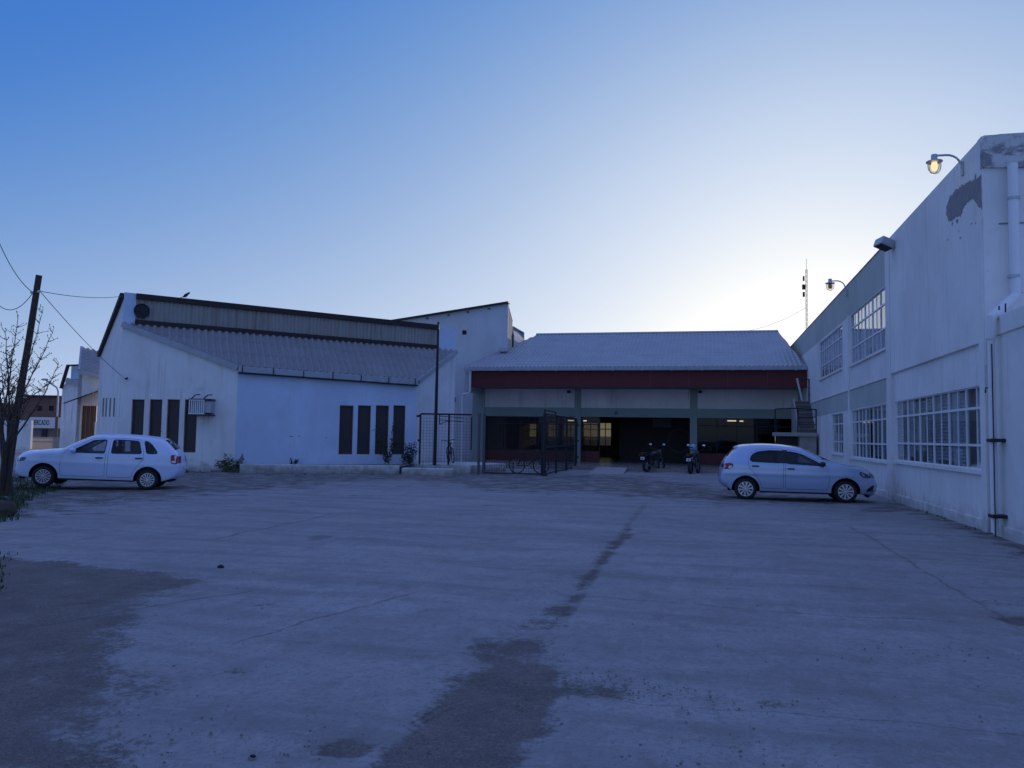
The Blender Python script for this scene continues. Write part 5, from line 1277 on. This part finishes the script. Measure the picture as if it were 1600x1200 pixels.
for i, (x, y) in enumerate(targets):
    s_ = stems[i % len(stems)]; p0 = s_[-1-rt.randint(0, 2)]
    pts = limb(p0, at(x, y, d=18.9+rt.uniform(-.8, .8)), .024, .006, .10, tk, 12)
    for k in range(3, len(pts)):
        for _ in range(3):
            if rt.random() < .85:
                d_ = Vector((rt.uniform(-1, 1), rt.uniform(-1, 1), rt.uniform(.2, 1.1))).normalized(); L = rt.uniform(.10, .42)*(1.2-k/len(pts)*.6)
                e_ = pts[k]+d_*L; sp_ = limb(pts[k], e_, .008, .004, .02, tw_, 4); bud(e_)
                for q in sp_[1:]:
                    if rt.random() < .2: bud(q+Vector((rt.uniform(-.012, .012), rt.uniform(-.012, .012), .01)))
                if L > .25 and rt.random() < .7: e2 = sp_[2]+Vector((rt.uniform(-1, 1), rt.uniform(-1, 1), rt.uniform(.3, 1))).normalized()*.15; limb(sp_[2], e2, .005, .003, .01, tw_, 3); bud(e2)
        bud(pts[k])
tk.build('trunk', M['bark'], tree); tw_.build('twigs', M['twig'], tree); bd.build('buds', M['twig'], tree)

# ---------------------------------------------------------------- plants, grass, stones
def gz_(x, y): 
    return .13*math.exp(-(((x-hump.x+1.2)/2.2)**2+((y-hump.y)/2.0)**2))
def blades(mb, x, y, h, n, spread, zb_=None):
    for _ in range(n):
        a = rng.uniform(0, 6.28); bx, by = x+rng.normal()*spread, y+rng.normal()*spread; hh = h*rng.uniform(.4, 1.2); w_ = .006+.004*rng.random()
        z0 = gz_(bx, by)-.01 if zb_ is None else zb_
        dx_, dy_ = math.cos(a), math.sin(a); le = hh*rng.uniform(.1, .6)
        mb.add([(bx-dy_*w_, by+dx_*w_, z0), (bx+dy_*w_, by-dx_*w_, z0), (bx+dx_*le*.4+dy_*w_*.7, by+dy_*le*.4-dx_*w_*.7, z0+hh*.6), (bx+dx_*le*.4-dy_*w_*.7, by+dy_*le*.4+dx_*w_*.7, z0+hh*.6), (bx+dx_*le, by+dy_*le, z0+hh)], [(0, 1, 2, 3), (3, 2, 4)])
gr = MB()
for _ in range(420):
    x = rng.uniform(-60, 92)+rng.normal()*4; y = rng.uniform(748, 815)
    if y > 762+48*math.exp(-max(0, x-8)/34.): continue
    q = at(x, y, Z=.05); blades(gr, q.x, q.y, .13, 16, .10)
for _ in range(40):
    q = at(rng.uniform(-60, 12), rng.uniform(866, 925), Z=0); blades(gr, q.x, q.y, .05, 6, .05)
for _ in range(70):
    q = at(rng.uniform(280, 372), rng.uniform(732, 739), Z=0); blades(gr, q.x, q.y, .12+.25*math.exp(-((at(352, 735, Z=0)-q).length/.7)**2), 10, .08)
for (xa, xb, ya, n_) in ((376, 620, 742, 60), (282, 372, 735, 40), (1395, 1540, 0, 0)):
    for _ in range(n_):
        x = rng.uniform(xa, xb); q = at(x, ya+rng.normal()*1.0, Z=0)
        if rng.random() < .5+.5*math.sin(x*.11): blades(gr, q.x, q.y, .09, 5, .05)
for _ in range(26):
    Y_ = 16.5+rng.random()**1.5*18; blades(gr, XB-.07-abs(rng.normal())*.05, Y_, .07, 5, .05)
tag(gr.build('grass', M['grass']), 'rough green grass at the left edge and along the foot of the pavilion wall', 'grass', None, 'stuff')

def shrub(name, label, base, stems_, leafn, size, mat='leaf'):
    t = thing(name, label, 'plant', base); st_ = MB(); lf = MB(); rr = random.Random(sum(map(ord, label)))
    for (tp, n_) in stems_:
        pts = [base+Vector((rr.uniform(-.1, .1), 0, 0)), base.lerp(tp, .5)+Vector((rr.uniform(-.08, .08), rr.uniform(-.05, .05), 0)), tp]; st_.tube(pts, [.014, .010, .005], 5)
        for _ in range(n_*2):
            k = rr.uniform(.35, 1.03); c = base.lerp(tp, k)+Vector((rr.gauss(0, size), rr.gauss(0, size*.7), rr.gauss(0, size)))
            a = Vector((rr.uniform(-1, 1), rr.uniform(-1, 1), rr.uniform(-.6, .6))).normalized(); b = a.orthogonal().normalized(); s_ = rr.uniform(.03, .065)
            lf.add([c-a*s_, c+b*s_*.5, c+a*s_, c-b*s_*.5], [(0, 1, 2, 3)])
    st_.build('stems', M['twig'], t); lf.build('leaves', M[mat], t); return t
def wallp_(x, y, n_=.45): return fB.P(*fB.uv(x, y), n_)
bb = wallp_(600, 724); shrub('rose_bush', 'dark leafy climbing bush before the narrow windows of the bluish wall', bb, [(wallp_(583, 672), 45), (wallp_(587, 690), 45), (wallp_(612, 664), 40), (wallp_(611, 690), 50), (wallp_(598, 710), 60)], 0, .07)
bb = wallp_(634, 724); shrub('rose_bush', 'rounded bush with dark blooms at the right end of the bluish wall', bb, [(wallp_(641, 692), 45), (wallp_(632, 698), 70), (wallp_(645, 702), 25), (wallp_(625, 712), 70), (wallp_(636, 715), 60)], 0, .09)
bb = wallp_(456, 728, .3); shrub('weed', 'small weed on the bed before the bluish wall', bb, [(wallp_(452, 717, .3), 12), (wallp_(460, 718, .3), 12), (wallp_(464, 717, .3), 9)], 0, .03)
bb = at(356, 738, Z=0); shrub('weed', 'green weed clump at the left end of the white kerb', bb, [(bb+Vector((a, .05*k, .35+.1*(k % 3))), 26) for k, a in enumerate((-.5, -.25, 0, .2, .35, -.38))], 0, .09, 'grass')
for k, (x, y, s_, t_) in enumerate(((5, 800, .24, 'brown weathered stump at the left edge in the grass'),)):
    q = at(x, y+6, Z=0); mb = MB().ell(q+Vector((0, 0, s_*.45)), (s_, s_*.8, s_*.8), 10, 7)
    mb.v = [v+Vector((rng.normal(), rng.normal(), rng.normal()))*s_*.06 for v in mb.v]
    tag(mb.build('tree_stump' if not k else 'stone', M['bark' if not k else 'stone']), t_, 'stump' if not k else 'stone')
# scattered pebbles and clods on the paving
gv = MB()
def pebble(q, s_):
    V = [Vector((math.cos(a)*s_*rng.uniform(.7, 1.2), math.sin(a)*s_*rng.uniform(.6, 1.1), -.2*s_)) for a in np.arange(0, 6.2, 1.05)]
    T_ = [Vector((v.x*.6, v.y*.6, s_*rng.uniform(.4, .8))) for v in V]; n_ = len(V); r0 = rng.uniform(0, 6)
    gv.add([q+v for v in V+T_], [(i, (i+1) % n_, (i+1) % n_+n_, i+n_) for i in range(n_)]+[tuple(range(n_, 2*n_))])
def psize(): return .0022*(1-rng.random())**-.55
cl = [(rng.uniform(0, 1600), rng.uniform(800, 1190)) for _ in range(26)]
for _ in range(1500):
    if rng.random() < .45: x, y = rng.uniform(-40, 1640), 790+410*rng.random()**.7
    else: c_ = cl[rng.integers(len(cl))]; x, y = c_[0]+rng.normal()*60, c_[1]+rng.normal()*14
    if y < 778: continue
    q = at(x, y, Z=0); d_ = (q-CAM).length
    pebble(q-Vector((0, 0, .002)), min(.010, psize()*(1+d_*.02)))
for _ in range(500):
    x = 880+rng.exponential(130); y = 1066+(x-880)*.11+rng.normal()*9
    if y < 1190: pebble(at(x, y, Z=0), min(.009, psize()))
for _ in range(1100):
    if rng.random() < .5: x, y = rng.uniform(0, 230), rng.uniform(930, 1200)
    else: x, y = rng.uniform(640, 860), rng.uniform(1010, 1200)
    pebble(at(x, y, Z=-.018), min(.010, psize()))
tag(gv.build('gravel', M['stone']), 'loose pebbles and grit scattered over the worn paving', 'gravel', None, 'stuff')
for x, y, s_, t_ in ((345, 887, .03, 'dark clod alone on the paving at mid left'), (395, 1183, .011, 'dark pebble near the bottom edge left of the dark stain')):
    q = at(x, y, Z=0); mb = MB().ell(q+Vector((0, 0, s_*.4)), (s_*1.5, s_, s_*.7), 9, 6); mb.v = [v+Vector((rng.normal(), rng.normal(), rng.normal()))*s_*.1 for v in mb.v]
    tag(mb.build('clod', M['rubber']), t_, 'clod')
q = at(806, 1102, Z=-.012); q2 = at(817, 1106, Z=.01)
tag(MB().tube([q, q.lerp(q2, .6)+Vector((0, 0, .012)), q2], .005, 6).tube([q2, q2+Vector((.0, .05, .01))], .004, 6).build('stick', M['stone']), 'short pale bent twig lying on the dark dirt patch', 'stick')

# bird on the clerestory edge
ub = fE.uv(290, 468)[0]; bp = fE.P(ub, eztop(ub)+.16, .06)
bird = thing('bird', 'small dark bird perched on the brown fascia of the pavilion', 'bird', bp)
MB().lathe([(0, -.16), (.03, -.12), (.06, -.04), (.065, .02), (.045, .09), (.035, .11), (.045, .14), (.035, .18), (.0, .20)], bp+Vector((0, 0, .02)), (.8, 0, .5), 12).add([bp+Vector((.15, 0, .16)), bp+Vector((.15, .01, .13)), bp+Vector((.21, 0, .13))], [(0, 1, 2)]).add([bp+Vector((-.10, .03, -.02)), bp+Vector((-.10, -.03, -.02)), bp+Vector((-.27, -.03, -.09)), bp+Vector((-.27, .03, -.09))], [(0, 1, 2, 3)]).build('body', M['dark_paint'], bird)
MB().tube([bp+Vector((.0, .02, -.04)), bp+Vector((.01, .02, -.09))], .008, 5).tube([bp+Vector((.02, -.02, -.04)), bp+Vector((.03, -.02, -.09))], .008, 5).build('leg', M['dark_paint'], bird)

# ---------------------------------------------------------------- street beyond, at the far left
def fbox(face, x0, y0, x1, y1, n0, n1, name, mat, par):
    a, c, b, d = face.prect(x0, y0, x1, y1); return MB().obox(face.P(0, 0), face.u, Z3, face.n, (a, b), (c, d), (n0, n1)).build(name, M[mat], par)
fX = Face(at(-60, 690, d=78), at(100, 690, d=78))
bh = thing('brick_house', 'distant dark red brick building across the street at the far left', 'building', fX.a)
MB().panel(fX.P(0, 0), fX.u, Z3, [(0, -.5), (fX.L, -.5), (fX.L, fX.uv(90, 619)[1]), (fX.uv(30, 620)[0], fX.uv(30, 621)[1]), (fX.uv(28, 630)[0], fX.uv(28, 632)[1]), (0, fX.uv(0, 630)[1])], [rect(*fX.prect(x, 634, x+8, 642)) for x in (58, 76)], 6).build('wall', M['brick'], bh)
for x in (58, 76): fbox(fX, x, 634, x+8, 642, -.3, -.2, 'window', 'dark_paint', bh)
fbox(fX, 28, 617.5, 92, 620, -6, .3, 'roof', 'fascia', bh)
fY = Face(at(38, 690, d=60), at(96, 690, d=60))
mk = thing('market_building', 'low market shop with pale lettered sign fascia across the street', 'shop', fY.a)
fbox(fY, 36, 654, 96, 690, -3, -.3, 'wall', 'stone', mk)
sg = fbox(fY, 44, 652, 96, 669, -.29, .0, 'sign', 'white_sign', mk)
fbox(fY, 62, 671, 70, 690, -.299, -.2, 'door', 'dark_paint', mk)
def text3d(txt, face, x0, y0, x1, y1, name, mat, par, off=.01):
    cu = bpy.data.curves.new('t', 'FONT'); cu.body = txt; cu.extrude = .01; to = bpy.data.objects.new('t', cu); col.objects.link(to)
    bpy.context.view_layer.update(); me = bpy.data.meshes.new_from_object(to); bpy.data.objects.remove(to)
    P_ = np.array([v.co[:] for v in me.vertices]); a, c, b, d = face.prect(x0, y0, x1, y1); mn, mx = P_.min(0), P_.max(0)
    mb = MB(); mb.add([face.P(lerp(a, b, (p_[0]-mn[0])/(mx[0]-mn[0])), lerp(c, d, (p_[1]-mn[1])/(mx[1]-mn[1])), off+p_[2]) for p_ in P_], [list(q.vertices) for q in me.polygons])
    return mb.build(name, M[mat], par)
text3d('MERCADO', fY, 50, 656, 77, 664, 'lettering', 'ink', sg)
fZ = Face(at(30, 690, d=52), at(97, 690, d=52))
fe = thing('slat_fence', 'pale picket fence along the street before the market shop', 'fence', fZ.a)
fm = MB(); a, c, b, d = fZ.prect(46, 683, 96, 691)
for k in range(34): u = lerp(a, b, k/33); fm.obox(fZ.P(0, 0), fZ.u, Z3, fZ.n, (u-.02, u+.02), (-.1, d), (-.02, .02))
for z_ in (lerp(c, d, .1), lerp(c, d, .85)): fm.obox(fZ.P(0, 0), fZ.u, Z3, fZ.n, (a, b), (z_-.03, z_+.03), (-.05, -.02))
fm.build('pickets', plain('picket_paint', (.55, .43, .36), .7), fe)
fU = Face(at(-40, 700, d=46), at(48, 700, d=46))
lwl = fbox(fU, -40, 656, 48, 701, -.2, 0, 'boundary_wall', 'white_wall', None); tag(lwl, 'worn white boundary wall behind the bare tree', 'wall')
sl_b = at(87, 690, d=58); slp = thing('street_lamp', 'thin street lamp with reddish base before the brick building', 'lamp', foot(sl_b))
tpz = at(87, 603, d=58).z
MB().tube([foot(sl_b), Vector((sl_b.x, sl_b.y, 2.4))], .10, 8).build('base', M['brick'], slp)
MB().tube([Vector((sl_b.x, sl_b.y, 2.4)), Vector((sl_b.x, sl_b.y, tpz-.4)), Vector((sl_b.x-.15, sl_b.y, tpz-.1)), at(72, 594, d=58)], .06, 8).build('pole', M['grey_paint'], slp)
q = at(70, 593, d=58); MB().ell(q, (.32, .14, .08), 10, 6).build('lamp_head', M['grey_paint'], slp)
